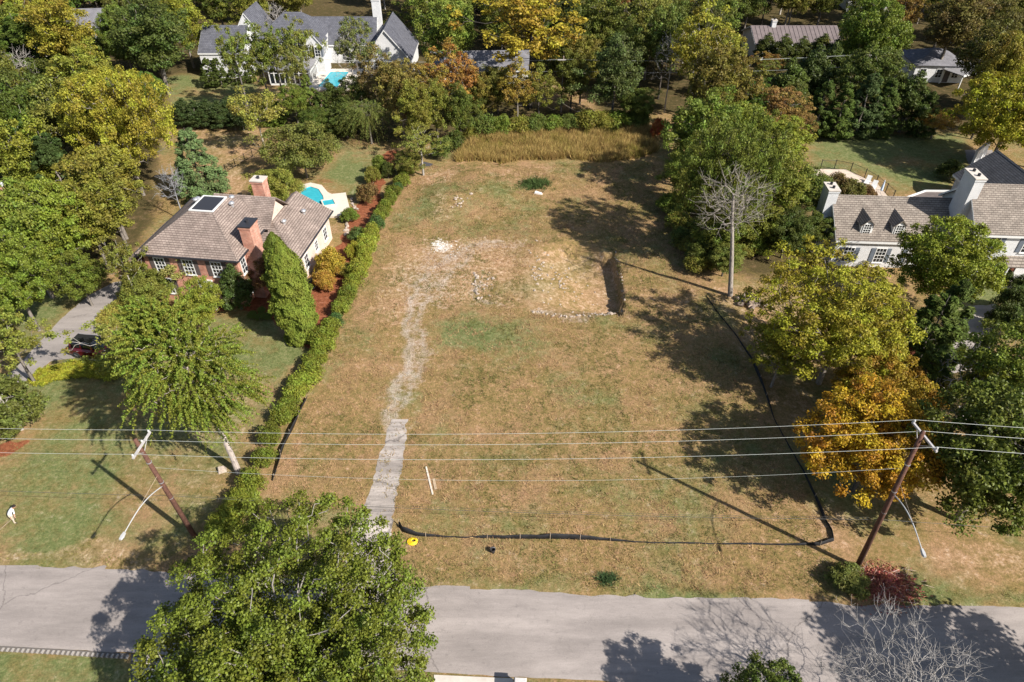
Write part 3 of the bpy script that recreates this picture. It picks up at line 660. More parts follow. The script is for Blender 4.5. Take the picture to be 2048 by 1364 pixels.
def make_strands(key,seed,h,r,base,shoots,per,size,mode,lm=None,br=.3,offset=(0,0),trunk_top=.85,aspect=.6,rad_leaf=.10):
    """crowns whose leaves sit along long shoots: mode 'up' (spur-shooted) or 'weep'"""
    rs=np.random.RandomState(seed); n=int(shoots*.45)
    if mode=='up':
        f=rs.rand(n)**.9; z=base+(h-base-1.5)*f; an=rs.rand(n)*6.283; prof=np.sin(np.clip(.18+f*.80,0,1)*math.pi)**.7
        rr=(r-1.1)*prof*(.06+.94*rs.rand(n)**.62)*(1+.22*np.sin(an*2+1)+.15*np.sin(an*5+f*8)); pts=np.stack([rr*np.cos(an)+offset[0]*f,rr*np.sin(an)+offset[1]*f,z+rr*.12],-1)
    else: pts=crown_points(n,h-.6,r*.8,base+(h-base)*.55,rs,'round',1.8,.3)
    tr=[np.array([offset[0]*(k/8)**2,offset[1]*(k/8)**2,max(-.15,h*trunk_top*k/8-.15 if k==0 else h*trunk_top*k/8)]) for k in range(9)]
    A,par,rad=grow(tr,pts,rs,bias=.25,tip=.014,sag=.05); rad[:9]=np.maximum(rad[:9],np.linspace(br,br*.3,9))
    cand=pts[rs.randint(0,len(pts),shoots)]+rs.randn(shoots,3)*.15
    ctr=np.array([offset[0]*.5,offset[1]*.5,base+(h-base)*.35]); out=unit(cand-ctr)
    if mode=='up': L=1.0+1.7*rs.rand(shoots); d=unit(out*np.array([1,1,.6])+rs.randn(shoots,3)*.30+np.array([0,0,.05])); curl=-.75
    else: L=1.2+2.6*rs.rand(shoots); d=unit(out*np.array([.5,.5,0])+rs.randn(shoots,3)*.25+np.array([0,0,-.1])); curl=-1.3
    s=rs.rand(shoots,per); D=np.repeat(d,per,0); LL=np.repeat(L,per); sv=s.ravel()
    p=np.repeat(cand,per,0)+D*(LL*sv)[:,None]; p[:,2]+=curl*.5*LL*sv*sv; N=len(p); p+=rs.randn(N,3)*rad_leaf
    p[:,2]=np.maximum(p[:,2],.3)
    nr=unit(rs.randn(N,3)+np.array([0,0,.8])); tn=unit(rs.randn(N,3)+D*.6+np.array([0,0,-.3 if mode=='up' else -1.5])); sz=size*(.7+.6*rs.rand(N))
    cl=np.repeat(rs.rand(shoots),per)
    proto(key,tubes_mesh(key+'_trunk',A,par,rad,6),leaves_mesh(key+'_crown',p,nr,tn,sz,sz*aspect,cl,rs,lm or LEAF),h,r)

make_broad('broad_a',101,prof='round',n=200,per=105,cr=.85,size=.27,amp=.5,inner=.7)
make_broad('broad_b',102,prof='spread',n=210,per=105,cr=.8,size=.26,amp=.55,inner=.7)
make_broad('broad_c',103,prof='upright',n=180,per=110,cr=.85,size=.27,amp=.55,base=2.6,inner=.7)
make_broad('broad_d',104,prof='round',n=150,per=140,cr=1.0,size=.26,shell=2.6,amp=.55,inner=.7)
make_broad('airy_a',111,n=110,per=90,cr=.75,inner=.75,amp=.6,prof='upright',base=4.0,size=.28,tip=.024)
make_broad('airy_b',112,n=120,per=85,cr=.72,inner=.75,amp=.6,prof='spread',base=4.2,size=.27,tip=.024)
make_broad('airy_c',113,n=80,per=90,cr=.75,inner=.75,amp=.7,prof='round',base=5.2,size=.28,tip=.026,trunk_top=.75)
make_broad('maple',121,h=12.5,r=8.4,base=2.2,n=720,per=220,size=.155,cr=.68,prof='spread',amp=.38,shell=2.0,nup=.2,sides=5,br=.38,lm=LEAFG,aspect=.72,tip=.024,trunk_top=.55,inner=.6)
make_broad('maple_b',122,h=13,r=5.6,base=2.4,n=330,per=160,size=.22,cr=.78,nup=.35,inner=.7,prof='round',amp=.45,shell=2.3,sides=5,br=.3,lm=LEAFG,aspect=.72,tip=.02)
make_broad('honey',123,h=12,r=6.7,base=2.6,n=420,per=140,size=.20,inner=.7,cr=.72,prof='spread',amp=.5,shell=2.0,sides=5,br=.28,tip=.02)
make_broad('golden',124,h=9.5,r=5.2,base=1.6,n=340,per=145,size=.19,inner=.7,cr=.65,prof='spread',amp=.5,shell=2.0,sides=5,br=.2,tip=.016)
make_broad('magnolia',131,h=8,r=2.9,base=.5,n=105,per=120,size=.30,cr=.75,prof='cone',amp=.25,shell=3.0,lm=LEAFG,aspect=.45,trunk_top=.85)
make_broad('small_round',132,h=6,r=4.0,base=1.0,n=150,per=170,size=.18,cr=.75,prof='spread',amp=.4,shell=2.4,trunk_top=.4,br=.14)
make_broad('small_airy',133,h=6,r=2.6,base=2.0,n=44,per=120,size=.17,cr=.6,prof='spread',amp=.5,trunk_top=.5,br=.10,tip=.014)
make_conifer('cedar_a',141); make_conifer('cedar_b',142,h=9,r=2.6,pw=.6,n=170); make_conifer('pine',143,h=9,r=3.1,pw=.62,n=300,per=90,size=.22,cr=.7)
make_arborvitae('arborvitae',151)
make_strands('ginkgo',161,17.5,4.7,7.3,1150,85,.145,'up',br=.34,offset=(-1.9,-.3),aspect=.85,rad_leaf=.055)
make_strands('willow',162,7.5,2.6,.6,300,70,.16,'weep',br=.14,aspect=.35,rad_leaf=.06)
make_shrub('shrub_a',171); make_shrub('shrub_b',172,n=40,per=110,cr=.48); make_shrub('shrub_c',173,n=60,per=75,spiky=.8,aspect=.35,size=.15,cr=.38)
make_shrub('boxwood',174,h=1.1,r=.75,n=60,per=80,size=.075,cr=.25,lm=LEAFG); make_shrub('bushy',175,h=3.2,r=2.2,n=80,per=130,size=.2,cr=.65)
make_shrub('groundcover',176,h=.7,r=1.3,n=60,per=80,size=.13,cr=.3)
bare_tree('bare_street',181,h=10.2,r=4.6,base=2.6,n=330,tip=.010,twl=1.0,br=.2,twigs=6)
bare_tree('bare_dead',182,h=14.8,r=4.0,base=7.2,n=130,tip=.015,twl=1.6,lean=-.02,br=.27,trunk_top=.8,prof='spread',twigs=4)
bare_tree('bare_thin',183,h=9,r=2.8,base=3.5,n=70,tip=.016,twl=1.0,br=.13,prof='upright')

USED=[]
def plant(name,key,x,y,h,r,col,label,cat='tree',group=None,rz=None,bark=GREY_BARK,z=None,lean=(0,0),crown='crown',trunk='trunk',kind=None):
    tm,cm,h0,r0=PROTO[key]; rz=random.uniform(0,6.28) if rz is None else rz
    root=empty(name,(x,y,hz(x,y) if z is None else z),rz,label,cat,group)
    root.rotation_euler=(lean[0],lean[1],rz); root.scale=(r/r0,r/r0,h/h0)
    if tm:
        t=bpy.data.objects.new(trunk,tm); link(t,root); t.color=(*bark,1)
    if cm:
        c=bpy.data.objects.new(crown,cm); link(c,root); c.color=(*[min(.6,v*k) for v,k in zip(col,(1.46,1.52,1.08))],1)
    USED.append((x,y,r,h)); return root
def plant_px(name,key,px,py,zc,h,r,col,label,**k):
    """px,py: where the crown's middle (height zc) shows in the survey photo"""
    x,y=G(px,py,zc); return plant(name,key,x,y,h,r,col,label,**k)

# ------------------------------------------------------------------ house building kit (local frame: x right, y back, z up)
def face_frame(n):
    """returns function (a,d,z)->xyz ; a along wall, d outwards"""
    return {'-y':lambda a,d,z,o:(o[0]+a,o[1]-d,z),'+y':lambda a,d,z,o:(o[0]-a,o[1]+d,z),'+x':lambda a,d,z,o:(o[0]+d,o[1]+a,z),'-x':lambda a,d,z,o:(o[0]-d,o[1]-a,z)}[n]
def fbox(mb,n,o,a0,a1,d0,d1,z0,z1,m=0):
    F=face_frame(n); b=[F(a0,d0,z0,o),F(a1,d0,z0,o),F(a1,d1,z0,o),F(a0,d1,z0,o)]
    t=[(p[0],p[1],z1) for p in b]; mb.frustum(b[::-1],t[::-1],m)
def window(root,x,y,z,w,h,n='-y',shutter=None,panes=(2,3),sill=True,name='window',frame=TRIM):
    """z: bottom of the opening"""
    o=(x,y); mb=MB(); t=.08
    fbox(mb,n,o,-w/2-t,-w/2,0,.07,z-t,z+h+t); fbox(mb,n,o,w/2,w/2+t,0,.07,z-t,z+h+t)
    fbox(mb,n,o,-w/2,w/2,0,.068,z+h,z+h+t); fbox(mb,n,o,-w/2,w/2,0,.068,z-t,z)
    for i in range(1,panes[0]): a=-w/2+w*i/panes[0]; fbox(mb,n,o,a-.02,a+.02,.012,.05,z,z+h)
    for i in range(1,panes[1]): q=z+h*i/panes[1]; th=.035 if i*2==panes[1] else .02; fbox(mb,n,o,-w/2,w/2,.012,.046,q-th,q+th)
    wd=mb.build(name,frame,root)
    g=MB(); fbox(g,n,o,-w/2,w/2,.004,.02,z,z+h); g.build('pane',GLASS,wd)
    if sill: s=MB(); fbox(s,n,o,-w/2-.14,w/2+.14,0,.13,z-t-.07,z-t-.002); s.build('sill',frame,wd)
    if shutter:
        for sgn in (-1,1):
            s=MB(); c=sgn*(w/2+t+.02+w*.24); fbox(s,n,o,c-w*.23,c+w*.23,.003,.05,z-.03,z+h+.03)
            for k in range(9): q=z+.06+(h-.15)*k/9; fbox(s,n,o,c-w*.18,c+w*.18,.05,.062,q,q+h*.06)
            s.build('shutter',shutter,root)
    return wd
def door(root,x,y,z,w,h,n='-y',m=None,surround=True):
    o=(x,y); d=MB(); fbox(d,n,o,-w/2,w/2,.01,.05,z,z+h)
    for i in (-1,1):
        for k in range(3): fbox(d,n,o,i*w*.23-w*.17,i*w*.23+w*.17,.05,.065,z+.15+k*h*.31,z+.15+k*h*.31+h*.22)
    dd=d.build('door',m or SHUTTER,root)
    k=MB(); F=face_frame(n); k.lathe([(.03,0),(.04,.03),(.02,.06)],8,F(w*.4,.08,z+1.0,o)); k.build('handle',GALV,dd)
    if surround:
        s=MB(); fbox(s,n,o,-w/2-.22,-w/2,0,.12,z,z+h+.15); fbox(s,n,o,w/2,w/2+.22,0,.12,z,z+h+.15); fbox(s,n,o,-w/2-.3,w/2+.3,0,.16,z+h+.15,z+h+.45); s.build('door_surround',TRIM,dd)
    return dd
def gable_walls(mb,x0,x1,y0,y1,eave,ridge,axis='x'):
    if axis=='x':   # ridge runs along x
        ym=(y0+y1)/2; v=[(x0,y0,0),(x1,y0,0),(x1,y1,0),(x0,y1,0),(x0,y0,eave),(x1,y0,eave),(x1,y1,eave),(x0,y1,eave),(x0,ym,ridge),(x1,ym,ridge)]
        mb.add(v,[(0,1,5,4),(2,3,7,6),(1,2,6,9,5),(3,0,4,8,7)])
    else:
        xm=(x0+x1)/2; v=[(x0,y0,0),(x1,y0,0),(x1,y1,0),(x0,y1,0),(x0,y0,eave),(x1,y0,eave),(x1,y1,eave),(x0,y1,eave),(xm,y0,ridge),(xm,y1,ridge)]
        mb.add(v,[(1,2,6,5),(3,0,4,7),(0,1,5,8,4),(2,3,7,9,6)])
def gable_roof(root,x0,x1,y0,y1,eave,ridge,m,axis='x',oh=.35,th=.14,trim=TRIM,sides=(1,1)):
    """two thick slopes with overhang, plus fascia boards"""
    rf=MB(); lift=.06
    if axis=='x':
        ym=(y0+y1)/2; sl=(ridge-eave)/(ym-y0)
        ze=eave-sl*oh+lift+th; zr=ridge+lift+th
        rf.slab([(x0-oh,y0-oh,ze),(x1+oh,y0-oh,ze),(x1+oh,ym,zr),(x0-oh,ym,zr)],th); rf.slab([(x0-oh,y1+oh,ze),(x0-oh,ym,zr),(x1+oh,ym,zr),(x1+oh,y1+oh,ze)],th)
        f=MB(); f.box(x0-oh,x1+oh,y0-oh-.03,y0-oh-.002,ze-th-.12,ze-.03); f.box(x0-oh,x1+oh,y1+oh+.002,y1+oh+.03,ze-th-.12,ze-.03)
        for xs in (x0-oh-.03,x1+oh+.002):
            for ya,yb in ((y0-oh,ym),(y1+oh,ym)): f.frustum([(xs,ya,ze-th-.12),(xs+.028,ya,ze-th-.12),(xs+.028,yb,zr-th-.12),(xs,yb,zr-th-.12)],[(xs,ya,ze-.02),(xs+.028,ya,ze-.02),(xs+.028,yb,zr-.02),(xs,yb,zr-.02)])
        cap=MB(); cap.slab([(x0-oh,ym-.16,zr-.16*sl+.025),(x1+oh,ym-.16,zr-.16*sl+.025),(x1+oh,ym,zr+.03),(x0-oh,ym,zr+.03)],.03); cap.slab([(x0-oh,ym+.16,zr-.16*sl+.025),(x0-oh,ym,zr+.03),(x1+oh,ym,zr+.03),(x1+oh,ym+.16,zr-.16*sl+.025)],.03)
    else:
        xm=(x0+x1)/2; sl=(ridge-eave)/(xm-x0); ze=eave-sl*oh+lift+th; zr=ridge+lift+th
        rf.slab([(x0-oh,y0-oh,ze),(xm,y0-oh,zr),(xm,y1+oh,zr),(x0-oh,y1+oh,ze)],th); rf.slab([(x1+oh,y0-oh,ze),(x1+oh,y1+oh,ze),(xm,y1+oh,zr),(xm,y0-oh,zr)],th)
        f=MB(); f.box(x0-oh-.03,x0-oh-.002,y0-oh,y1+oh,ze-th-.12,ze-.03); f.box(x1+oh+.002,x1+oh+.03,y0-oh,y1+oh,ze-th-.12,ze-.03)
        for ys in (y0-oh-.03,y1+oh+.002):
            for xa,xb in ((x0-oh,xm),(x1+oh,xm)): f.frustum([(xa,ys,ze-th-.12),(xb,ys,zr-th-.12),(xb,ys+.028,zr-th-.12),(xa,ys+.028,ze-th-.12)],[(xa,ys,ze-.02),(xb,ys,zr-.02),(xb,ys+.028,zr-.02),(xa,ys+.028,ze-.02)])
        cap=MB(); cap.slab([(xm-.16,y0-oh,zr-.16*sl+.025),(xm,y0-oh,zr+.03),(xm,y1+oh,zr+.03),(xm-.16,y1+oh,zr-.16*sl+.025)],.03); cap.slab([(xm+.16,y0-oh,zr-.16*sl+.025),(xm+.16,y1+oh,zr-.16*sl+.025),(xm,y1+oh,zr+.03),(xm,y0-oh,zr+.03)],.03)
    r=rf.build('roof',m,root); f.build('fascia',trim,r); cap.build('ridge_cap',m,r); return r
def vent(root,x,y,z):
    v=MB(); v.lathe([(.16,-.25),(.16,.22),(.30,.24),(.30,.34),(.20,.44),(.03,.48)],10,(x,y,z)); v.build('roof_vent',GALV,root,smooth=False)
def chimney(root,x,y,wx,wy,z0,z1,m,cap=None,shoulder=None,flues=1,name='chimney'):
    c=MB()
    if shoulder:
        zs,kx,ky=shoulder; c.box(x-wx/2-kx,x+wx/2+kx,y-wy/2-ky,y+wy/2+ky,z0,zs)
        b=[(x-wx/2-kx,y-wy/2-ky,zs),(x+wx/2+kx,y-wy/2-ky,zs),(x+wx/2+kx,y+wy/2+ky,zs),(x-wx/2-kx,y+wy/2+ky,zs)]; t=[(x-wx/2,y-wy/2,zs+.8),(x+wx/2,y-wy/2,zs+.8),(x+wx/2,y+wy/2,zs+.8),(x-wx/2,y+wy/2,zs+.8)]
        c.frustum(b,t); z0=zs+.8
    c.box(x-wx/2,x+wx/2,y-wy/2,y+wy/2,z0,z1-.35); c.box(x-wx/2-.06,x+wx/2+.06,y-wy/2-.06,y+wy/2+.06,z1-.35,z1-.12)
    ch=c.build(name,m,root)
    k=MB(); k.box(x-wx/2-.10,x+wx/2+.10,y-wy/2-.10,y+wy/2+.10,z1-.118,z1); k.build('cap',cap or CONCRETE,ch)
    for i in range(flues):
        f=MB(); a=(i-(flues-1)/2)*wy/2.2; f.lathe([(.16,0),(.16,.26),(.12,.262),(.12,.12)],8,(x,y+a,z1)); f.build('flue',DARKCAP,ch)
    return ch

# ================================================================== red-brick house with hipped taupe roof
bh=empty('brick_house',(-37.4,57.8,0),R(-7.5),'red brick house with hipped taupe shingle roof, black roof panel and brick chimneys','house')
w=MB(); w.box(.4,10.3,.4,11.4,0,5.55); w.build('wall',REDBRICK,bh)
w=MB(); w.box(10.3,14.45,4.4,14.2,0,3.5); w.add([(10.3,14.197,3.5),(14.45,14.197,3.5),(11.0,14.197,5.55),(10.3,14.197,5.3)],[(0,1,2,3)]); w.build('wing_wall',PALEBRICK,bh)
w=MB(); w.box(-2.6,.4,2.2,9.8,0,3.3); w.build('side_wall',REDBRICK,bh)
w=MB(); w.add([(11.0,6.8,5.5),(11.0,11.2,5.5),(11.0,9.0,7.6),(10.35,6.8,5.5),(10.35,11.2,5.5),(10.35,9.0,7.6)],[(0,1,2),(3,5,4),(0,2,5,3),(1,4,5,2)]); w.build('gable_wall',PALEBRICK,bh)
rf=MB(); ez,dz=5.62,8.2; E=[(0,0,ez),(10.7,0,ez),(10.7,11.8,ez),(0,11.8,ez)]; D=[(4.1,4.5,dz),(6.7,4.5,dz),(6.7,7.7,dz),(4.1,7.7,dz)]
for i in range(4): j=(i+1)%4; rf.slab([E[i],E[j],D[j],D[i]],.12)
rf.slab(D,.10); mr=rf.build('roof',SHINGLE_T,bh)
p=MB(); p.box(4.25,6.55,4.65,7.55,dz+.02,dz+.07); pn=p.build('roof_panel',DARKCAP,bh)
p=MB(); p.box(4.1,6.7,4.5,4.648,dz+.004,dz+.12); p.box(4.1,6.7,7.552,7.7,dz+.004,dz+.12); p.box(4.1,4.248,4.648,7.552,dz+.004,dz+.118); p.box(6.552,6.7,4.648,7.552,dz+.004,dz+.118); p.build('panel_frame',TRIM,pn)
for i,j in ((0,0),(1,1),(2,2),(3,3)):   # hip caps
    a,b=Vector(E[i]),Vector(D[j]); c=MB(); d=(b-a).normalized(); s=Vector((d.y,-d.x,0)).normalized()*.14; up=Vector((0,0,.035))
    c.frustum([a-s-up,a+s-up,b+s-up,b-s-up],[a-s*.3+up,a+s*.3+up,b+s*.3+up,b-s*.3+up]); c.build('hip_cap',SHINGLE_T,mr)
g=MB(); g.box(-.03,10.73,-.14,-.004,ez-.16,ez-.01); g.box(10.704,10.83,0,7.0,ez-.16,ez-.01); g.box(-.13,-.004,0,11.8,ez-.16,ez-.01); g.build('gutter',DARKCAP,bh)
f=MB(); f.box(.1,10.6,.05,.40,ez-.30,ez-.155); f.box(10.3,10.65,.4,11.4,ez-.30,ez-.158); f.build('eave_board',DARKCAP,bh)
rf=MB(); rf.slab([(4.5,6.2,5.58),(11.35,6.2,5.58),(11.35,9.0,7.9),(4.5,9.0,7.9)],.12); rf.slab([(4.5,11.8,5.58),(4.5,9.0,7.9),(11.35,9.0,7.9),(11.35,11.8,5.58)],.12); rf.build('rear_roof',SHINGLE_T,bh)
rf=MB(); A=(11.0,7.8,5.75); B=(11.0,14.6,5.75); zz=3.55
rf.slab([(14.9,3.9,zz),(14.9,14.6,zz),B,A],.12); rf.slab([(7.1,3.9,zz),(14.9,3.9,zz),A],.12); rf.slab([(10.4,8.1,5.4),A,B,(10.4,14.6,5.4)],.10)
wr=rf.build('wing_roof',SHINGLE_T,bh)
c=MB(); a,b=Vector((14.9,3.9,zz)),Vector(A); s=Vector((.1,.1,0)); up=Vector((0,0,.035)); c.frustum([a-s-up,a+s-up,b+s-up,b-s-up],[a-s*.3+up,a+s*.3+up,b+s*.3+up,b-s*.3+up]); c.build('hip_cap',SHINGLE_T,wr)
g=MB(); g.box(14.904,15.03,3.9,14.6,zz-.15,zz); g.box(14.46,14.56,4.35,4.45,0,zz-.15); g.build('gutter',DARKCAP,bh)
rf=MB(); rf.slab([(-3.0,1.8,3.35),(.4,1.8,4.9),(.4,10.2,4.9),(-3.0,10.2,3.35)],.12); rf.build('side_roof',SHINGLE_T,bh)
chimney(bh,10.95,3.1,1.15,1.7,0,8.2,REDBRICK,DARKCAP,shoulder=(3.4,.0,.5),flues=1)
chimney(bh,8.6,11.4,1.3,1.2,4.5,8.7,REDBRICK,CONCRETE,flues=1)
for (x,y,z) in ((7.5,6.9,7.75),(3.6,6.9,7.9),(3.4,7.6,7.65),(6.9,8.2,7.75),(12.0,8.3,5.2),(12.9,11.5,4.75)): vent(bh,x,y,z)
for x in (2.0,5.0,8.0): window(bh,x,.4,3.35,1.0,1.65,'-y',SHUTTER,(3,4))
for x in (2.0,9.2): window(bh,x,.4,.8,1.0,1.75,'-y',SHUTTER if x<5 else None,(3,4))
door(bh,6.2,.4,.15,1.1,2.2,'-y',DARKCAP)
s=MB(); s.box(5.0,7.4,-1.0,.4,0,.15); s.build('door_step',CONCRETE,bh)
window(bh,10.3,1.4,3.4,.8,1.5,'+x',None,(2,3)); window(bh,10.3,1.4,.9,.8,1.6,'+x',None,(2,3))
window(bh,14.45,6.6,1.0,.9,1.5,'+x',None,(2,3)); window(bh,14.45,9.6,1.3,.7,1.1,'+x',None,(2,3)); window(bh,14.45,12.4,1.0,.9,1.4,'+x',None,(2,3))
window(bh,12.6,4.4,.9,1.0,1.5,'-y',SHUTTER,(2,3))
for k,(px,py) in enumerate(((624,572),(640,560))):
    x,y=G(px,py); ac=empty('air_conditioner',(x,y,hz(x,y)),R(-7),('black air conditioning unit near the wing corner of the brick house','grey topped air conditioning unit next to the yellow orange shrub')[k],'air conditioner','cooling units beside the brick house')
    b=MB(); b.box(-.42,.42,-.42,.42,0,.08,0); b.build('base',CONCRETE,ac)
    b=MB(); b.lathe([(.40,.08),(.42,.12),(.42,.80),(.38,.86)],4*4); 
    for q in range(9): b.lathe([(.425,.16+q*.07),(.435,.17+q*.07),(.425,.19+q*.07)],16)
    b.build('casing',DARKCAP if k==0 else GALV,ac)
    b=MB(); b.lathe([(.30,.862),(.30,.90),(.08,.92)],16); b.build('fan_grille',BLACK,ac)

# ================================================================== white house with dormers
wh=empty('white_house',(35.4,64.2,0),R(-3.5),'white painted brick house with brown shingle roof, two dormers and two white chimneys','house')
w=MB(); gable_walls(w,0,12.9,0,8.6,3.4,6.3); w.build('wall',WHITEBRICK,wh)
rr=gable_roof(wh,0,12.7,0,8.6,3.4,6.3,SHINGLE_B,oh=.28)
w=MB(); gable_walls(w,12.9,27.5,-1.8,6.6,5.7,9.0); w.build('main_wall',WHITEBRICK,wh)
gable_roof(wh,12.9,27.5,-1.8,6.6,5.7,9.0,SHINGLE_B,oh=.3)
for x in (2.9,6.3):
    d=MB(); y0=.55; d.add([(x-.62,y0,3.62),(x+.62,y0,3.62),(x+.62,y0,5.0),(x,y0,5.62),(x-.62,y0,5.0),(x-.62,3.0,3.62),(x+.62,3.0,3.62),(x+.62,3.0,5.0),(x,3.0,5.62),(x-.62,3.0,5.0)],[(0,1,2,3,4),(1,6,7,2),(5,0,4,9)]); dm=d.build('dormer',TRIM,wh)
    r=MB(); r.slab([(x-.85,y0-.18,4.83),(x,y0-.18,5.70),(x,3.2,5.70),(x-.85,3.2,4.83)],.08); r.slab([(x+.85,y0-.18,4.83),(x+.85,3.2,4.83),(x,3.2,5.70),(x,y0-.18,5.70)],.08); r.build('dormer_roof',SHINGLE_B,dm)
    window(dm,x,y0,3.85,.72,1.15,'-y',None,(3,4),name='dormer_window')
chimney(wh,-.55,4.3,1.1,1.9,0,7.5,WHITEBRICK,CONCRETE,shoulder=(3.6,0,.7),flues=2)
chimney(wh,12.6,2.2,1.0,2.4,3.0,10.4,WHITEBRICK,CONCRETE,flues=2)
for x in (1.6,5.0,8.4,11.2): window(wh,x,0,.7,1.0,1.7,'-y',SHUTTER_G,(3,4))
for x in (15.0,18.6,22.2): window(wh,x,-1.8,3.6,1.0,1.6,'-y',SHUTTER_G,(2,4))
for x in (14.6,21.4): window(wh,x,-1.8,.6,1.0,1.8,'-y',SHUTTER_G,(2,4))
window(wh,0,1.6,.9,.8,1.5,'-x',None,(2,3)); window(wh,0,7.2,.9,.8,1.5,'-x',None,(2,3))
door(wh,18.0,-1.8,.15,1.1,2.15,'-y',mat('brown_door',(.16,.055,.035),.5))
pz=MB(); pz.slab([(16.7,-3.2,2.55),(19.3,-3.2,2.55),(19.3,-1.8,3.1),(16.7,-1.8,3.1)],.12); pr=pz.build('portico_roof',SHINGLE_B,wh)
for x in (16.9,19.1):
    c=MB(); c.lathe([(.15,0),(.15,.1),(.11,.14),(.10,2.3),(.14,2.36),(.14,2.45)],12,(x,-3.0,0)); c.build('column',TRIM,wh)
s=MB(); s.box(16.5,19.5,-3.4,-1.8,0,.15); s.build('door_step',CONCRETE,wh)
# flat-roofed rear room with a white parapet
w=MB(); fp=[(10.4,8.6),(17.2,8.6),(19.6,9.6),(18.8,12.4),(14.0,12.2),(10.4,9.9)]; w.prism(fp,0,3.2); w.build('rear_room_wall',WHITEBRICK,wh)
w=MB(); w.prism(fp,3.203,3.28); w.build('flat_roof',mat('bitumen_roof',(.13,.105,.095),.9,noise=.3,nscale=.8),wh)
w=MB()
for (a,b) in zip(fp,fp[1:]+fp[:1]):
    if a[1]<=8.7 and b[1]<=8.7: continue
    d=Vector((b[0]-a[0],b[1]-a[1],0)); n=Vector((-d.y,d.x,0)).normalized()*.12; A=Vector((*a,0)); B=Vector((*b,0)); w.frustum([A+Vector((0,0,3.1)),B+Vector((0,0,3.1)),B+n+Vector((0,0,3.1)),A+n+Vector((0,0,3.1))],[A+Vector((0,0,3.5)),B+Vector((0,0,3.5)),B+n+Vector((0,0,3.5)),A+n+Vector((0,0,3.5))])
w.build('parapet',TRIM,wh)
# detached garage behind, turned against the house
gh=empty('garage',(56.5,71.4,0),0,'white garage with dark charcoal shingle roof behind the dormered house','garage')
w=MB(); gable_walls(w,0,7.6,0,8.8,3.2,6.2,'y'); w.build('wall',WHITEBRICK,gh); gable_roof(gh,0,7.6,0,8.8,3.2,6.2,SHINGLE_G,'y',oh=.35)
window(gh,0,6.4,1.0,.9,1.4,'-x',None,(2,3))
gw=empty('garden_wall',(*G(1945,330),0),R(42),'tall white garden wall beside the rear garage','wall'); b=MB(); b.box(0,4.6,0,.3,0,2.1); b.build('wall_body',WHITEBRICK,gw); b=MB(); b.box(-.05,4.65,-.05,.35,2.102,2.18); b.build('coping',CONCRETE,gw)

# ================================================================== far white house with slate roofs
fh=empty('slate_house',(-55.6,126.0,0),0,'large white brick house with dark slate roofs and glazed sunroom by pool','house')
w=MB(); gable_walls(w,0,7.9,0,10,4.3,7.5); w.build('wall',WHITEBRICK,fh); gable_roof(fh,0,7.9,0,10,4.3,7.5,SLATE,oh=.15)
w=MB(); gable_walls(w,4.2,11.2,5,13,4.5,9.6,'y'); w.build('gable_wall',WHITEBRICK,fh); gable_roof(fh,4.2,11.2,5,13,4.5,9.6,SLATE,'y',oh=.12)
w=MB(); w.box(9.5,21.0,3.2,13,0,5.4); w.build('centre_wall',WHITEBRICK,fh)
rf=MB(); E=[(9.2,2.9,5.45),(21.3,2.9,5.45),(21.3,13.3,5.45),(9.2,13.3,5.45)]; D=[(14.0,8.0,9.2),(17.2,8.0,9.2)]
rf.slab([E[0],E[1],D[1],D[0]],.12); rf.slab([E[1],E[2],D[1]],.12); rf.slab([E[2],E[3],D[0],D[1]],.12); rf.slab([E[3],E[0],D[0]],.12); rf.build('centre_roof',SLATE,fh)
w=MB(); gable_walls(w,18.3,21.6,1.6,6.0,5.2,7.3,'y'); w.build('bay_wall',WHITEBRICK,fh); gable_roof(fh,18.3,21.6,1.6,6.0,5.2,7.3,SLATE,'y',oh=.15)
w=MB(); gable_walls(w,17.0,30.0,8.5,15.5,3.4,7.2); w.build('right_wall',WHITEBRICK,fh); gable_roof(fh,17.0,30.0,8.5,15.5,3.4,7.2,SLATE,oh=.2)
w=MB(); gable_walls(w,29.0,37.4,.5,12,3.0,8.0,'y'); w.build('end_gable_wall',WHITEBRICK,fh); gable_roof(fh,29.0,37.4,.5,12,3.0,8.0,SLATE,'y',oh=.25)
chimney(fh,30.2,12.5,1.5,1.2,0,10.4,WHITEBRICK,CONCRETE,flues=2)
for x in (2.0,5.6): window(fh,x,0,1.0,1.0,2.2,'-y',None,(2,4))
for x in (11.2,13.4,15.6): window(fh,x,3.2,3.5,1.1,1.6,'-y',SHUTTER_G,(2,3))
for x in (19.2,20.7): window(fh,x,1.6,3.3,.9,1.6,'-y',SHUTTER_G,(2,3))
window(fh,21.6,3.0,3.3,.9,1.6,'+x',SHUTTER_G,(2,3)); window(fh,21.6,4.8,3.3,.9,1.6,'+x',None,(2,3))
for x in (31.5,34.8): window(fh,x,.5,.9,1.1,2.0,'-y',None,(2,4))
for x in (24,26.5): window(fh,x,8.5,.6,1.1,2.2,'-y',None,(2,4))
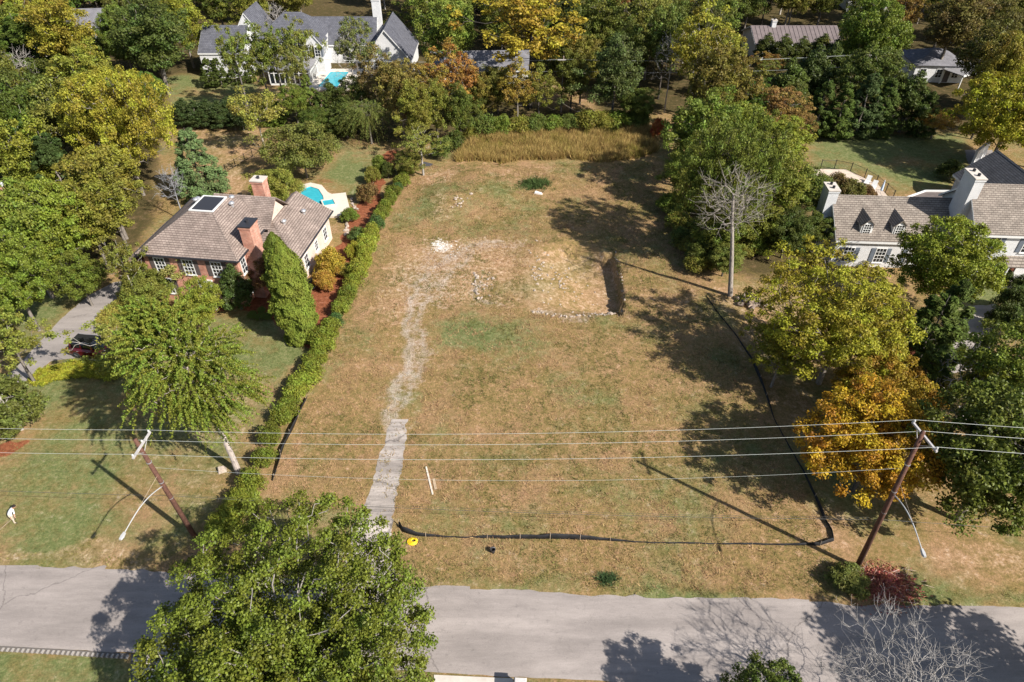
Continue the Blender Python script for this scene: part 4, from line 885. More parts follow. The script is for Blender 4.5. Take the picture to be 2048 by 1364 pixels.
# sunroom: posts and rails, each pane its own piece
sr=MB(); sr.slab([(12.6,-4.1,2.75),(20.3,-4.1,2.75),(18.4,1.2,3.5),(12.6,1.2,3.5)],.12); sr.slab([(20.3,-4.1,2.75),(20.3,5.5,2.75),(18.4,5.5,3.5),(18.4,1.2,3.5)],.12); sunroom=sr.build('sunroom_roof',METALGREY,fh)
b=MB(); b.box(12.9,20.0,-3.8,1.0,0,.35); b.box(15.0,20.0,1.0,5.2,0,.35); b.build('sunroom_plinth',TRIM,fh)
def glazed(n,o,L,k,z0,z1):
    for i in range(k+1):
        p=MB(); a=L*i/k; fbox(p,n,o,a-.08,a+.08,-.06,.08,z0,z1); p.build('post',TRIM,fh)
    p=MB(); fbox(p,n,o,0,L,-.04,.06,z1-.14,z1-.002); fbox(p,n,o,0,L,-.04,.06,z1-.62,z1-.52); p.build('rail',TRIM,fh)
    for i in range(k):
        p=MB(); fbox(p,n,o,L*i/k+.08,L*(i+1)/k-.08,0,.02,z0,z1-.14); p.build('pane',GLASS,fh)
glazed('-y',(12.95,-3.8),7.0,8,.35,2.66); glazed('+x',(19.98,-3.7),8.8,10,.35,2.66)

def swim_pool(name,poly,label,deck,zt=.30,copes=True,group=None,deckmat=POOLDECK):
    """raised stone deck with a basin, water on top"""
    o=empty(name,(0,0,0),0,label,'pool',group)
    cx=sum(p[0] for p in poly)/len(poly); cy=sum(p[1] for p in poly)/len(poly)
    n=len(poly); d=MB(); inner=[(x,y,zt) for x,y in poly]; out=[(x,y,zt) for x,y in deck]
    m=len(deck); d.v+=inner+out
    bm=bmesh.new(); vi=[bm.verts.new(p) for p in inner]; vo=[bm.verts.new(p) for p in out]
    es=[bm.edges.new((vi[i],vi[(i+1)%n])) for i in range(n)]+[bm.edges.new((vo[i],vo[(i+1)%m])) for i in range(m)]
    bmesh.ops.triangle_fill(bm,use_beauty=True,edges=es)
    for f in list(bm.faces):
        c=f.calc_center_median()
        if in_poly(np.array([c.x]),np.array([c.y]),poly)[0]: bm.faces.remove(f)
    bl=[bm.verts.new((x,y,-.3)) for x,y in deck]
    for i in range(m): bm.faces.new((vo[i],vo[(i+1)%m],bl[(i+1)%m],bl[i]))
    bmesh.ops.recalc_face_normals(bm,faces=bm.faces)
    me=bpy.data.meshes.new('deck'); bm.to_mesh(me); bm.free(); me.materials.append(deckmat); link(bpy.data.objects.new('deck',me),o)
    b=MB(); lo=[(x,y,.02) for x,y in poly]; hi=[(x,y,zt-.002) for x,y in poly]
    b.add(lo+hi,[tuple(range(n))]+[(i,(i+1)%n,n+(i+1)%n,n+i) for i in range(n)]); b.build('basin',POOLTILE,o)
    w=MB(); w.add([(x,y,zt-.09) for x,y in poly],[tuple(range(n))]); w.build('water',WATER,o)
    return o
swim_pool('swimming_pool',POOL_F,'rectangular turquoise pool with pale deck beside the glazed sunroom',[(-35.6,119.3),(-28.4,119.3),(-27.6,130.2),(-35.2,130.2)])
swim_pool('swimming_pool',POOL_B,'kidney shaped teal pool with pale deck behind the brick house',GP([(592,436),(594,390),(602,374),(622,369),(644,374),(656,388),(664,392),(692,389),(702,428),(680,436)]))
sp=MB(); a=GP([(645,404),(666,401),(671,411),(649,414)],.3); spx=sum(p[0] for p in a)/4; spy=sum(p[1] for p in a)/4
so=empty('hot_tub',(spx,spy,.30),0,'small square spa with turquoise water beside the kidney pool','hot tub')
L2=[(x-spx,y-spy) for x,y in a]; k=MB(); big=[(x*1.25,y*1.25) for x,y in L2]
k.add([(x,y,.0) for x,y in big]+[(x,y,.25) for x,y in big]+[(x,y,.25) for x,y in L2]+[(x,y,.02) for x,y in L2],[(i,(i+1)%4,4+(i+1)%4,4+i) for i in range(4)]+[(4+i,4+(i+1)%4,8+(i+1)%4,8+i) for i in range(4)]+[(8+i,8+(i+1)%4,12+(i+1)%4,12+i) for i in range(4)]); k.build('rim',POOLDECK,so)
k=MB(); k.add([(x,y,.03) for x,y in L2],[(0,1,2,3)]); k.build('basin',POOLTILE,so); k=MB(); k.add([(x,y,.17) for x,y in L2],[(0,1,2,3)]); k.build('water',WATER,so)
swim_pool('swimming_pool',POOL_W,'teal pool and beige patio inside the curved black fence',[(38.0,76.4),(46.0,75.6),(48.6,79.0),(48.8,83.5),(46.2,88.0),(41.0,88.2),(38.2,84.5)],zt=.22,deckmat=mat('beige_patio',(.56,.46,.37),.85,noise=.15,nscale=1.5))

# ================================================================== other houses glimpsed between the trees
def simple_house(name,x,y,rz,W,Dp,eave,ridge,roofm,label,wallm=WHITEBRICK,axis='x',wins=4,hip=False,ribs=False):
    h=empty(name,(x,y,0),R(rz),label,'house'); w=MB()
    if hip:
        w.box(0,W,0,Dp,0,eave); w.build('wall',wallm,h); rf=MB(); o=.4; E=[(-o,-o,eave),(W+o,-o,eave),(W+o,Dp+o,eave),(-o,Dp+o,eave)]; i=min(W,Dp)/2*.98; D=[(i,Dp/2,ridge),(W-i,Dp/2,ridge)] if W>Dp else [(W/2,i,ridge),(W/2,Dp-i,ridge)]
        if W>Dp: rf.slab([E[0],E[1],D[1],D[0]],.12); rf.slab([E[1],E[2],D[1]],.12); rf.slab([E[2],E[3],D[0],D[1]],.12); rf.slab([E[3],E[0],D[0]],.12)
        else: rf.slab([E[0],E[1],D[0]],.12); rf.slab([E[1],E[2],D[1],D[0]],.12); rf.slab([E[2],E[3],D[1]],.12); rf.slab([E[3],E[0],D[0],D[1]],.12)
        rf.build('roof',roofm,h)
    else:
        gable_walls(w,0,W,0,Dp,eave,ridge,axis); w.build('wall',wallm,h); r=gable_roof(h,0,W,0,Dp,eave,ridge,roofm,axis)
        if ribs:
            sl=(ridge-eave)/(Dp/2)
            for k in range(int(W/.8)+1):
                b=MB(); xx=-.3+k*.8; b.frustum([(xx,-.35,eave-.35*sl+.2),(xx+.08,-.35,eave-.35*sl+.2),(xx+.08,Dp/2-.1,ridge+.2-.1*sl),(xx,Dp/2-.1,ridge+.2-.1*sl)],[(xx,-.35,eave-.35*sl+.27),(xx+.08,-.35,eave-.35*sl+.27),(xx+.08,Dp/2-.1,ridge+.27-.1*sl),(xx,Dp/2-.1,ridge+.27-.1*sl)]); b.build('roof_rib',roofm,r)
    for k in range(wins): window(h,W*(k+.5)/wins,0,.9,1.0,1.4,'-y',None,(2,3))
    door(h,W*.5+W/wins*.5 if wins>1 else W*.25,0,.1,1.0,2.1,'-y')
    return h
m1=simple_house('ranch_house',46.5,136.2,0,16,9,3.0,4.9,METALROOF,'low white house under a ribbed brown metal roof among trees',ribs=True); chimney(m1,4.0,4.4,.8,.9,3.5,6.2,WHITEBRICK,CONCRETE)
simple_house('ranch_house',71.5,124.0,-4,8.5,8,3.0,4.8,GREYROOF,'white house with grey hipped roof beside the white edged carport',hip=True,wins=3)
cp=empty('carport',(77.6,119.5,0),R(24),'carport with pale ribbed roof edged in white beside the grey roofed house','carport')
b=MB(); b.slab([(0,0,2.5),(6.2,0,2.9),(6.2,4.2,2.9),(0,4.2,2.5)],.1); r=b.build('roof',METALGREY,cp)
for k in range(8): q=MB(); q.frustum([(0,.25+k*.5,2.5),(6.2,.25+k*.5,2.9),(6.2,.31+k*.5,2.9),(0,.31+k*.5,2.5)],[(0,.25+k*.5,2.56),(6.2,.25+k*.5,2.96),(6.2,.31+k*.5,2.96),(0,.31+k*.5,2.56)]); q.build('roof_rib',METALGREY,r)
b=MB(); b.frustum([(0,-.08,2.3),(6.2,-.08,2.7),(6.2,-.005,2.7),(0,-.005,2.3)],[(0,-.08,2.62),(6.2,-.08,3.02),(6.2,-.005,3.02),(0,-.005,2.62)]); b.build('fascia',TRIM,cp)
for x,y in ((.2,.2),(6,.2),(.2,4),(6,4)): b=MB(); b.box(x-.07,x+.07,y-.07,y+.07,0,2.42+.063*x); b.build('post',TRIM,cp)
simple_house('ranch_house',-14,121,2,17,8,2.9,4.8,GREYROOF,'white house with grey roof half hidden behind the golden trees',wins=5)
simple_house('far_house',-90,147,6,11,8,3.2,5.4,GREYROOF,'small white house with grey roof deep in the wooded slope',wins=3)
simple_house('far_house',78,172,-5,9,7,3.0,4.6,METALGREY,'distant white house with pale roof at the end of the woods',wins=3)
lh=simple_house('neighbour_house',-66,64,8,9.5,9,3.4,6.0,SHINGLE_T,'brick house with white trim mostly hidden by trees beside the grey driveway',wallm=REDBRICK,wins=3); chimney(lh,9.9,4.0,.9,1.1,0,7.4,REDBRICK,TRIM)

# ------------------------------------------------------------------ trees and shrubs
random.seed(11)
GRN=(.085,.120,.024); GRN2=(.105,.140,.028); DKG=(.046,.062,.016); YLG=(.185,.180,.026); OLV=(.125,.125,.028); GLD=(.27,.185,.022); ORB=(.21,.125,.035); BLG=(.060,.098,.048); LIM=(.16,.20,.030); BRN=(.12,.085,.035)
T=plant_px
# --- street side
plant('maple_tree','maple',-11.9,17.0,12.2,8.1,(.088,.112,.020),'large glossy green maple growing beside the road opposite the cracked drive',rz=.4,bark=(.26,.235,.21))
plant('bare_tree','bare_street',20.6,15.6,9.8,4.8,GRN,'leafless grey tree with fine twigs overhanging the road',rz=2.0,bark=(.30,.28,.26))
x,y=G(1555,1352,7.0); plant('small_tree','maple_b',x,y-.6,7.6,2.6,(.06,.085,.02),'compact dark green tree beside the leafless roadside tree',rz=1)
plant('oak_tree','broad_b',33.5,14.8,12.0,6.2,GRN,'leafy tree across the road whose crown shades the asphalt',rz=.7)
# --- front lawn of the brick house
x,y=G(470,945); plant('ginkgo_tree','ginkgo',x+.3,y,17.2,3.7,(.112,.145,.030),'tall ginkgo with bare pale trunk leaning over the front lawn',rz=0,bark=(.42,.36,.32))
T('magnolia_tree','magnolia',14,815,2.6,6.2,2.6,(.075,.090,.026),'broad leaved magnolia in a mulch ring on the front lawn',bark=PALE_BARK)
T('arborvitae','arborvitae',584,600,4.6,10.9,1.75,(.100,.125,.024),'tall bright green arborvitae column by the brick house',rz=.5)
T('arborvitae','arborvitae',563,545,4.0,8.6,1.3,(.080,.102,.022),'shorter arborvitae column tucked behind the tall bright one',rz=2.2)
T('magnolia_tree','magnolia',471,580,2.4,5.4,1.75,(.038,.060,.018),'dark glossy magnolia bush at the corner of the brick house')
T('japanese_maple','small_round',528,545,2.4,4.4,2.3,(.125,.082,.036),'bronze leaved japanese maple beside the brick chimney')
T('crape_myrtle','small_airy',365,540,3.0,5.6,2.6,(.19,.20,.075),'pale flowering crape myrtle in front of the brick house',bark=PALE_BARK)
T('dogwood_tree','small_round',300,575,2.0,4.2,2.8,(.115,.135,.035),'leafy dogwood between the driveway and the brick house')
T('small_tree','broad_d',400,610,3.2,6.4,2.2,(.135,.165,.030),'light green young tree before the front door of the brick house')
T('honey_locust','airy_b',258,694,4.6,7.8,3.4,(.135,.150,.040),'feathery grey green tree behind the ginkgo, over the parked car',bark=PALE_BARK)
T('river_birch','airy_c',246,528,5.6,9.0,2.1,(.115,.120,.030),'multi stemmed birch with curving pale trunk at the driveway end',bark=PALE_BARK)
for k,(a,b,h,r) in enumerate(((422,612,1.1,.85),(395,600,1.0,.7),(410,625,.9,.8))): T('boxwood','boxwood',a,b,.5,h,r,(.10,.135,.026),'round clipped boxwood by the brick house steps',cat='shrub',group='boxwoods at the brick house door',crown='foliage',trunk='stem')
for k,(a,b,h,r) in enumerate(((582,620,.8,.5),(594,632,.9,.6),(505,628,.7,.6),(518,632,.7,.5))): T('low_shrub','boxwood',a-60 if k<2 else a,b,.4,h,r,(.07,.10,.024),'small dark green shrub set in the red mulch bed',cat='shrub',group='low shrubs in the red mulch',crown='foliage',trunk='stem')
T('burning_bush','bushy',660,525,1.6,3.4,1.7,(.24,.19,.030),'yellow orange autumn shrub beside the brick house wing',cat='shrub',crown='foliage',trunk='stem')
T('burning_bush','bushy',648,560,1.2,2.4,1.3,(.25,.17,.035),'smaller orange shrub in front of the cooling units',cat='shrub',crown='foliage',trunk='stem')
for k in range(11):
    f=k/10; a=85+f*140; b=752-10*math.sin(f*3.1)-f*10; T('groundcover_shrub','groundcover',a,b,.3,.55,1.25,(.19,.20,.028),'low yellow green spreading shrub edging the grey driveway',cat='shrub',group='spreading shrubs edging the driveway',crown='foliage',trunk='stem')
for k in range(9):
    f=k/8; T('groundcover_shrub','groundcover',215+f*60,640-f*62+random.uniform(-6,6),.5,1.1,1.2,(.16,.17,.045) if k%2 else (.21,.19,.05),'mixed border shrub with pale blooms beside the driveway bend',cat='shrub',group='border shrubs at the driveway bend',crown='foliage',trunk='stem')
# --- boundary hedge
hp=resample([G(a,b,.9) for a,b in ((452,1052),(478,1005),(500,962),(522,915),(545,872),(568,830),(592,785),(618,735),(640,695),(660,658),(682,620),(703,575),(718,535),(735,487),(752,450),(770,415),(788,385),(806,352),(815,335))],1.22)
for k,(x,y) in enumerate(hp):
    n=vnoise(np.array([x]),np.array([y]),6,44)[0]; r_=random.uniform(-.12,.12)
    key=('shrub_a','shrub_b','shrub_c')[0 if n<-.2 else (1 if n<.35 else 2)] if y<55 else ('shrub_a','shrub_b')[k%2]
    r_*=2.0; col=tuple(np.array((.105,.130,.024))*(1+.30*n+r_)+np.array((.03,.02,0))*max(0,n))
    plant('hedge_shrub',key,x+random.uniform(-.28,.28),y,1.75+.4*n+random.uniform(-.35,.45),(1.15 if y<52 else .95)+random.uniform(-.2,.3),col if k%7 or y<52 else (.045,.085,.03),'green privet shrub in the long boundary hedge beside the vacant lot','shrub','privet shrubs of the boundary hedge',crown='foliage',trunk='stem')
for a,b,h,r,c in ((700,430,1.6,1.2,GRN),(714,470,1.8,1.2,(.06,.09,.03)),(735,385,2.6,1.6,BRN),(745,350,2.4,1.2,OLV),(760,330,3.0,1.2,GRN),(775,340,2.6,1.0,DKG),(705,500,2.2,1.0,YLG),(690,540,1.6,1.0,OLV)):
    T('border_shrub','bushy',a,b,h*.5,h,r,c,'mixed shrub in the red mulch strip between pool and boundary hedge',cat='shrub',group='shrubs between pool and hedge',crown='foliage',trunk='stem')
# --- garden behind the brick house
T('pine_tree','pine',396,345,3.6,9.4,3.3,(.085,.125,.062),'blue green pine standing behind the brick house roof')
T('dead_spruce','bare_thin',352,392,3.4,8.0,2.0,BLG,'grey bare spruce skeleton behind the brick house',bark=(.30,.30,.31))
T('crape_myrtle','small_round',604,306,3.6,7.2,5.0,(.100,.112,.034),'wide dome shaped tree above a mulch circle near the pool',rz=1.2)
T('young_tree','small_round',556,385,2.4,5.2,3.2,(.145,.160,.038),'bushy yellow green tree leaning over the kidney pool')
T('serviceberry_tree','small_airy',512,226,6.0,9.6,3.9,(.175,.175,.045),'slender open crowned tree in the dry back garden',bark=(.40,.34,.29))
for k,(a,b) in enumerate(((368,228),(392,232),(415,230),(438,234),(460,226),(482,238))): T('evergreen_shrub','magnolia',a,b,1.8,4.2,2.1,(.034,.052,.020),'dark evergreen screen shrub behind the dry back garden',cat='shrub',group='dark evergreen screen row')
for k,(a,b,z,h,r,c,key) in enumerate(((545,222,2.2,5,2.2,GRN,'cedar_a'),(590,215,3,7,2.6,GRN,'broad_d'),(620,205,3,7.5,2.0,(.09,.12,.03),'cedar_a'),(645,225,2.6,6,2.0,DKG,'cedar_b'),(665,212,3,7,2.2,DKG,'magnolia'),(690,245,2.4,6,2.6,DKG,'magnolia'),(630,250,2.2,5,2.4,(.06,.09,.022),'broad_d'),(712,205,3.6,8,3.0,DKG,'broad_d'))):
    T('screen_tree',key,a,b,z,h,r,c,'%s tree in the planting screen below the far turquoise pool'%('bright green' if c is GRN else 'dark green' if c is DKG else 'mid green'),group='planting screen below the far pool' )
T('willow_tree','willow',738,246,3.2,7.0,2.8,(.11,.135,.045),'small weeping willow at the back corner of the neighbouring garden')
T('open_tree','airy_c',842,296,4.0,7.0,3.2,(.135,.145,.040),'loose thin crowned tree at the head of the boundary hedge',bark=PALE_BARK)
T('garden_tree','broad_d',815,330,1.8,4.0,2.2,(.12,.13,.035),'low bushy tree at the hedge end beside the tall dry grass')
# --- tall trees round the slate-roofed house
for k,(a,b,z,h,r,c,key) in enumerate(((468,104,9.5,14,3.2,(.11,.135,.032),'airy_c'),(520,118,8,13,3.6,(.10,.125,.030),'airy_a'),(545,95,9.5,14,3.2,(.095,.120,.032),'airy_c'),(598,88,10,14.5,3.4,(.12,.135,.035),'airy_c'),(585,140,7.5,12,2.6,(.12,.13,.04),'airy_c'),(706,80,10,14.5,3.6,(.10,.115,.045),'airy_b'))):
    T('shade_tree',key,a,b,z,h,r,c,'tall thin crowned shade tree standing before the slate roofed house',group='shade trees before the slate roofed house',bark=(.16,.14,.125))
for k,(a,b,z,h,r) in enumerate(((420,150,2,5,1.9),(438,148,2.2,5,1.7),(470,150,1.6,4,1.6),(500,150,1.2,3,1.4),(645,108,2.5,5.5,1.0))): T('foundation_shrub','cedar_b',a,b,z,h,r,DKG,'dark evergreen planted against the slate roofed house',cat='shrub',group='evergreens against the slate roofed house')
# --- row behind the vacant lot
T('sweetgum_tree','broad_b',893,75,9.5,17,5.4,(.115,.155,.035),'bright green round crowned tree behind the vacant lot')
T('hickory_tree','airy_b',1062,82,10.5,19,8.8,(.225,.185,.028),'huge golden olive hickory with dark forked trunk behind the lot',bark=(.07,.06,.05),rz=1.0)
T('hickory_tree','airy_a',1035,175,6.0,10,3.6,(.20,.16,.035),'smaller golden tree under the huge hickory')
T('oak_tree','airy_a',905,158,7.0,12,4.6,ORB,'orange brown oak behind the head of the hedge')
T('oak_tree','airy_a',868,185,6.5,11.5,3.4,(.19,.145,.035),'tawny tree next to the orange brown oak')
T('vine_tree','broad_c',920,235,4.2,9.5,2.4,(.075,.098,.024),'vine covered tree behind the hedge end of the tall grass',bark=DARK_BARK)
T('vine_tree','broad_c',872,230,4.6,10,2.6,(.12,.13,.03),'yellowing vine draped tree above the hedge head')
T('vine_tree','broad_a',800,190,6.5,12.5,3.8,(.145,.125,.038),'brown tinged tree between the willow and the orange oak')
T('vine_tree','broad_c',830,235,5.0,10.5,3.0,(.135,.14,.03),'olive yellow tree behind the loose thin crowned tree')
T('vine_tree','airy_a',755,170,6.5,12,3.2,(.13,.105,.04),'brown leaved tree above the weeping willow')
T('elm_tree','broad_c',1230,165,6.2,13.5,4.5,(.058,.080,.030),'dark grey green elm at the back of the vacant lot',rz=2)
T('elm_tree','broad_a',1275,215,3.0,6.5,3.0,(.075,.100,.026),'lower green tree at the foot of the dark elm')
T('tulip_tree','broad_b',1300,60,8.5,15,5.0,(.125,.135,.035),'olive tree beyond the dark elm')
T('tulip_tree','airy_a',1395,115,9.0,17.5,5.0,(.185,.185,.030),'tall yellow green tulip tree with pale trunk behind the lot',bark=PALE_BARK)
T('tulip_tree','airy_c',1440,150,7.5,15,3.6,(.17,.165,.030),'slender yellow green tree beside the tall tulip tree',bark=PALE_BARK)
T('sumac','bushy',1318,258,1.5,3.2,1.3,(.26,.105,.035),'red sumac shrub at the corner of the tall dry grass',cat='shrub',crown='foliage',trunk='stem')
for k,(a,b,r) in enumerate(((935,262,2.0),(965,258,2.2),(1000,254,2.0),(1035,250,2.4),(1070,248,2.0),(1105,246,1.8),(1140,244,2.0),(1175,246,2.2),(1205,244,2.6),(1240,242,2.4),(1275,240,2.2),(910,285,1.6),(885,300,1.8))):
    T('thicket_shrub',('bushy','shrub_b')[k%2],a,b,1.2,2.6+random.uniform(-.3,.8),r,random.choice((GRN,DKG,(.07,.095,.026),OLV)),'leafy green thicket shrub along the back of the tall grass',cat='shrub',group='thicket behind the tall grass',crown='foliage',trunk='stem')
# --- thicket right of the lot
for k,(a,b,z,h,r,c,key,lb) in enumerate(((1411,258,8.5,14,4.8,GRN,'broad_a','green tree at the back corner of the lot boundary thicket'),
    (1470,285,5.0,11,4.6,(.115,.145,.026),'broad_b','large yellow tinged tree behind the dead tree'),(1555,300,4.5,9.5,4.2,(.13,.155,.026),'broad_a','light green tree between the dead tree and the pool patio'),
    (1375,355,4.0,8.5,3.4,(.085,.115,.026),'broad_d','bushy green tree leaning over the rear of the lot'),(1462,322,12.3,17.5,5.4,(.085,.108,.024),'honey','deep green tree close behind the dead tree'),
    (1540,385,5.5,11.5,4.4,(.110,.130,.026),'broad_b','olive green tree next to the white house chimney and dead tree'),(1600,395,4.0,8.5,3.6,(.075,.100,.022),'broad_a','dark green tree beside the white house gable'),
    (1435,470,3.2,7.0,3.2,(.095,.125,.030),'broad_d','rounded green tree at the foot of the dead tree'),(1505,450,3.4,7.5,3.4,(.10,.12,.026),'broad_c','yellow flecked tree between the dead trunk and the white house'),
    (1575,470,3.0,6.5,2.8,(.050,.072,.020),'broad_d','shady evergreen near the white house chimney'),(1450,525,1.8,4.2,2.0,(.105,.130,.038),'broad_d','low leafy sapling at the base of the dead tree'),
    (1630,470,2.4,5.5,2.0,(.07,.095,.022),'broad_a','young tree beside the white gable wall'))):
    T('boundary_tree',key,a,b,z,h,r,c,lb,bark=DARK_BARK)
for k in range(20):
    f=k/19; T('thicket_shrub',('bushy','shrub_b')[k%2],(1345+f*110 if k<10 else 1430+(f-.5)*330)+random.uniform(-10,10),(400+f*260 if k<10 else 520-(f-.5)*110)+random.uniform(-10,10),1.0,random.uniform(1.8,3.0),random.uniform(1.3,2.0),random.choice((GRN,OLV,(.07,.09,.024),(.10,.12,.03))),'leafy undergrowth shrub beneath the right boundary thicket'.replace('right ','lot '),cat='shrub',group='undergrowth of the lot boundary thicket',crown='foliage',trunk='stem')
for k,(a,b,h,r,c,key) in enumerate(((958,185,8,3.0,(.14,.12,.03),'broad_c'),(995,170,9,3.2,(.10,.105,.028),'broad_a'),(1078,178,9,3.0,(.12,.125,.028),'airy_a'),(1145,150,10,3.4,(.085,.095,.024),'broad_c'),(1165,120,12,3.6,(.13,.125,.028),'broad_a'),(945,205,6,2.4,(.07,.085,.022),'broad_d'))):
    T('understory_tree',key,a,b,h*.6,h,r,c,'slim understory tree in front of the half hidden grey roofed house',group='understory before the half hidden house',bark=DARK_BARK)
for k,(a,b,h,r) in enumerate(((1532,98,5.5,2.3),(1566,104,6.0,2.6),(1602,106,5.6,2.5),(1640,103,6.2,2.8),(1672,110,6.0,2.6))): T('evergreen_tree','magnolia',a,b,h*.5,h,r,(.048,.062,.016),'dark magnolia planted along the wall of the metal roofed house',group='magnolias along the metal roofed house')
x,y=G(1460,592); plant('dead_tree','bare_dead',x,y,14.8,4.2,GRN,'tall leafless dead tree on the lot boundary',rz=0,lean=(0,-.16),bark=(.30,.265,.23))
T('brown_tree','airy_b',1558,235,5.0,10,4.6,(.165,.115,.040),'russet brown tree beyond the green boundary thicket')
T('brown_tree','airy_b',1600,262,3.0,6.5,2.6,(.145,.105,.038),'smaller russet tree at the edge of the rear lawn')
# --- evergreens behind the rear lawn
for k,(a,b,z,h,r,c,key,lb) in enumerate(((1640,225,3.6,8.5,2.7,(.050,.075,.020),'cedar_b','dark cedar at the russet tree end of the rear lawn screen'),(1680,230,3.6,8.5,2.6,(.058,.085,.020),'cedar_a','green cedar beside the end cedar of the rear lawn screen'),
    (1725,222,4.0,9.8,2.9,(.046,.068,.028),'cedar_b','tall blue green cedar in the middle of the rear lawn screen'),(1765,225,3.6,8.8,2.7,(.055,.080,.022),'cedar_a','cedar between the tall blue green cedar and the magnolia'),
    (1815,215,3.8,9.0,3.4,(.046,.066,.018),'magnolia','broad dark magnolia behind the rear lawn'),(1850,235,3,7.0,2.2,(.045,.065,.018),'cedar_a','narrow cedar beside the orange dogwood'),
    (1575,185,4.0,9,3.6,(.052,.074,.018),'magnolia','dark magnolia behind the russet tree'),(1620,165,4.5,10,3.4,(.040,.058,.018),'magnolia','magnolia in front of the brown metal roof'),
    (1655,150,4.5,9.5,3.6,(.045,.064,.018),'magnolia','second magnolia screening the brown metal roof'))):
    T('evergreen_tree',key,a,b,z,h,r,c,lb)
T('dogwood_tree','small_airy',1872,250,2.2,4.6,3.2,(.23,.16,.035),'orange dogwood at the edge of the rear lawn')
T('maple_tree','maple_b',1738,95,8.0,17,5.6,(.095,.130,.024),'big green maple between the metal roof and the grey roof',rz=1.5)
plant('linden_tree','golden',65.0,87.0,14.0,7.2,(.190,.190,.020),'bright yellow green linden beside the rear garage drive',rz=.8)
T('linden_tree','golden',2040,160,6.0,13,5.0,(.16,.165,.022),'second linden behind the bright yellow green one')
T('oak_tree','broad_d',1985,120,7.5,15,5.5,(.085,.085,.022),'dark oak between the grey roofed house and the lindens')
T('oak_tree','broad_b',1905,60,8.5,16,6.0,(.105,.090,.030),'dull brown olive oak behind the grey roofed house')
T('rhododendron','bushy',1905,342,1.2,2.6,2.2,DKG,'dark rhododendron against the rear garage',cat='shrub',crown='foliage',trunk='stem')
for k,(a,b,h,r,c) in enumerate(((1675,372,3.2,2.0,(.11,.085,.035)),(1705,382,3.0,1.8,(.10,.10,.03)),(1648,385,3.0,1.6,GRN),(1735,388,2.4,1.3,(.12,.08,.035)))): T('patio_shrub','bushy',a,b,h*.5,h,r,c,'reddish green shrub screening the fenced pool patio',cat='shrub',group='shrubs round the pool patio',crown='foliage',trunk='stem')
# --- front of the white house
plant('locust_tree','honey',27.6,45.0,12.2,6.7,(.190,.185,.022),'wide yellow green locust tree between the lot and white house',rz=.3,bark=(.22,.19,.16))
T('locust_sapling','small_airy',1555,690,2.6,5.0,3.0,(.155,.165,.030),'thin sapling beside the log pile',rz=1)
T('locust_tree','airy_b',1560,720,3.2,6.0,2.8,(.165,.165,.026),'small yellow tree under the edge of the wide locust')
T('golden_tree','golden',1745,905,4.4,9.6,5.2,(.285,.195,.018),'golden yellow tree beside the dark utility pole',rz=2.5,bark=DARK_BARK)
T('golden_tree','golden',1770,790,4.0,8.0,4.0,(.215,.155,.022),'amber tree behind the golden yellow one')
T('walnut_tree','maple_b',1902,520,6.4,11.0,4.9,(.125,.150,.022),'green tree hiding the middle of the white house',rz=.9)
T('cedar_tree','cedar_b',1850,690,3.6,9.0,3.2,(.055,.078,.018),'dark cedar between the locust and the white house drive')
T('cedar_tree','cedar_a',1890,650,3.4,8.5,2.6,(.048,.070,.018),'second dark cedar beside the shaded drive')
T('cedar_tree','cedar_b',1840,770,3.0,7.0,2.6,(.060,.080,.018),'low dark cedar behind the amber tree')
T('dead_shrub','bushy',1806,690,2.0,3.4,1.2,(.17,.08,.045),'dead rust brown bush between locust and cedar',cat='shrub',crown='foliage',trunk='stem')
T('maple_tree','maple_b',2005,905,7.4,13.0,5.4,(.070,.088,.018),'dark green maple overhanging the lawn by the utility pole',rz=2.2)
T('maple_tree','maple_b',2040,760,6.5,12,4.6,(.10,.125,.022),'bright green maple behind the bare grey branches')
T('bare_tree','bare_thin',1965,745,6.4,9.5,3.4,GRN,'half bare grey tree beside the shaded drive',bark=(.38,.35,.32))
T('bare_tree','bare_thin',2030,880,8.6,11.5,3.2,GRN,'leafless limbs rising through the dark green maple',bark=(.40,.36,.32))
for k,(a,b,h,r) in enumerate(((2005,552,1.6,1.3),(2035,605,3.6,2.0),(2015,640,3.2,1.8),(2046,570,2.0,1.3))): T('foundation_shrub','bushy',a,b,h*.5,h,r,(.045,.065,.018),'dark rounded shrub near the white house front door',cat='shrub',group='shrubs at the white house door',crown='foliage',trunk='stem')
x,y=G(1692,1168); plant('brush_shrub','bushy',x,y,1.4,1.4,(.085,.098,.030),'green brush heap shrub beside the red brush pile','shrub',crown='foliage',trunk='stem')
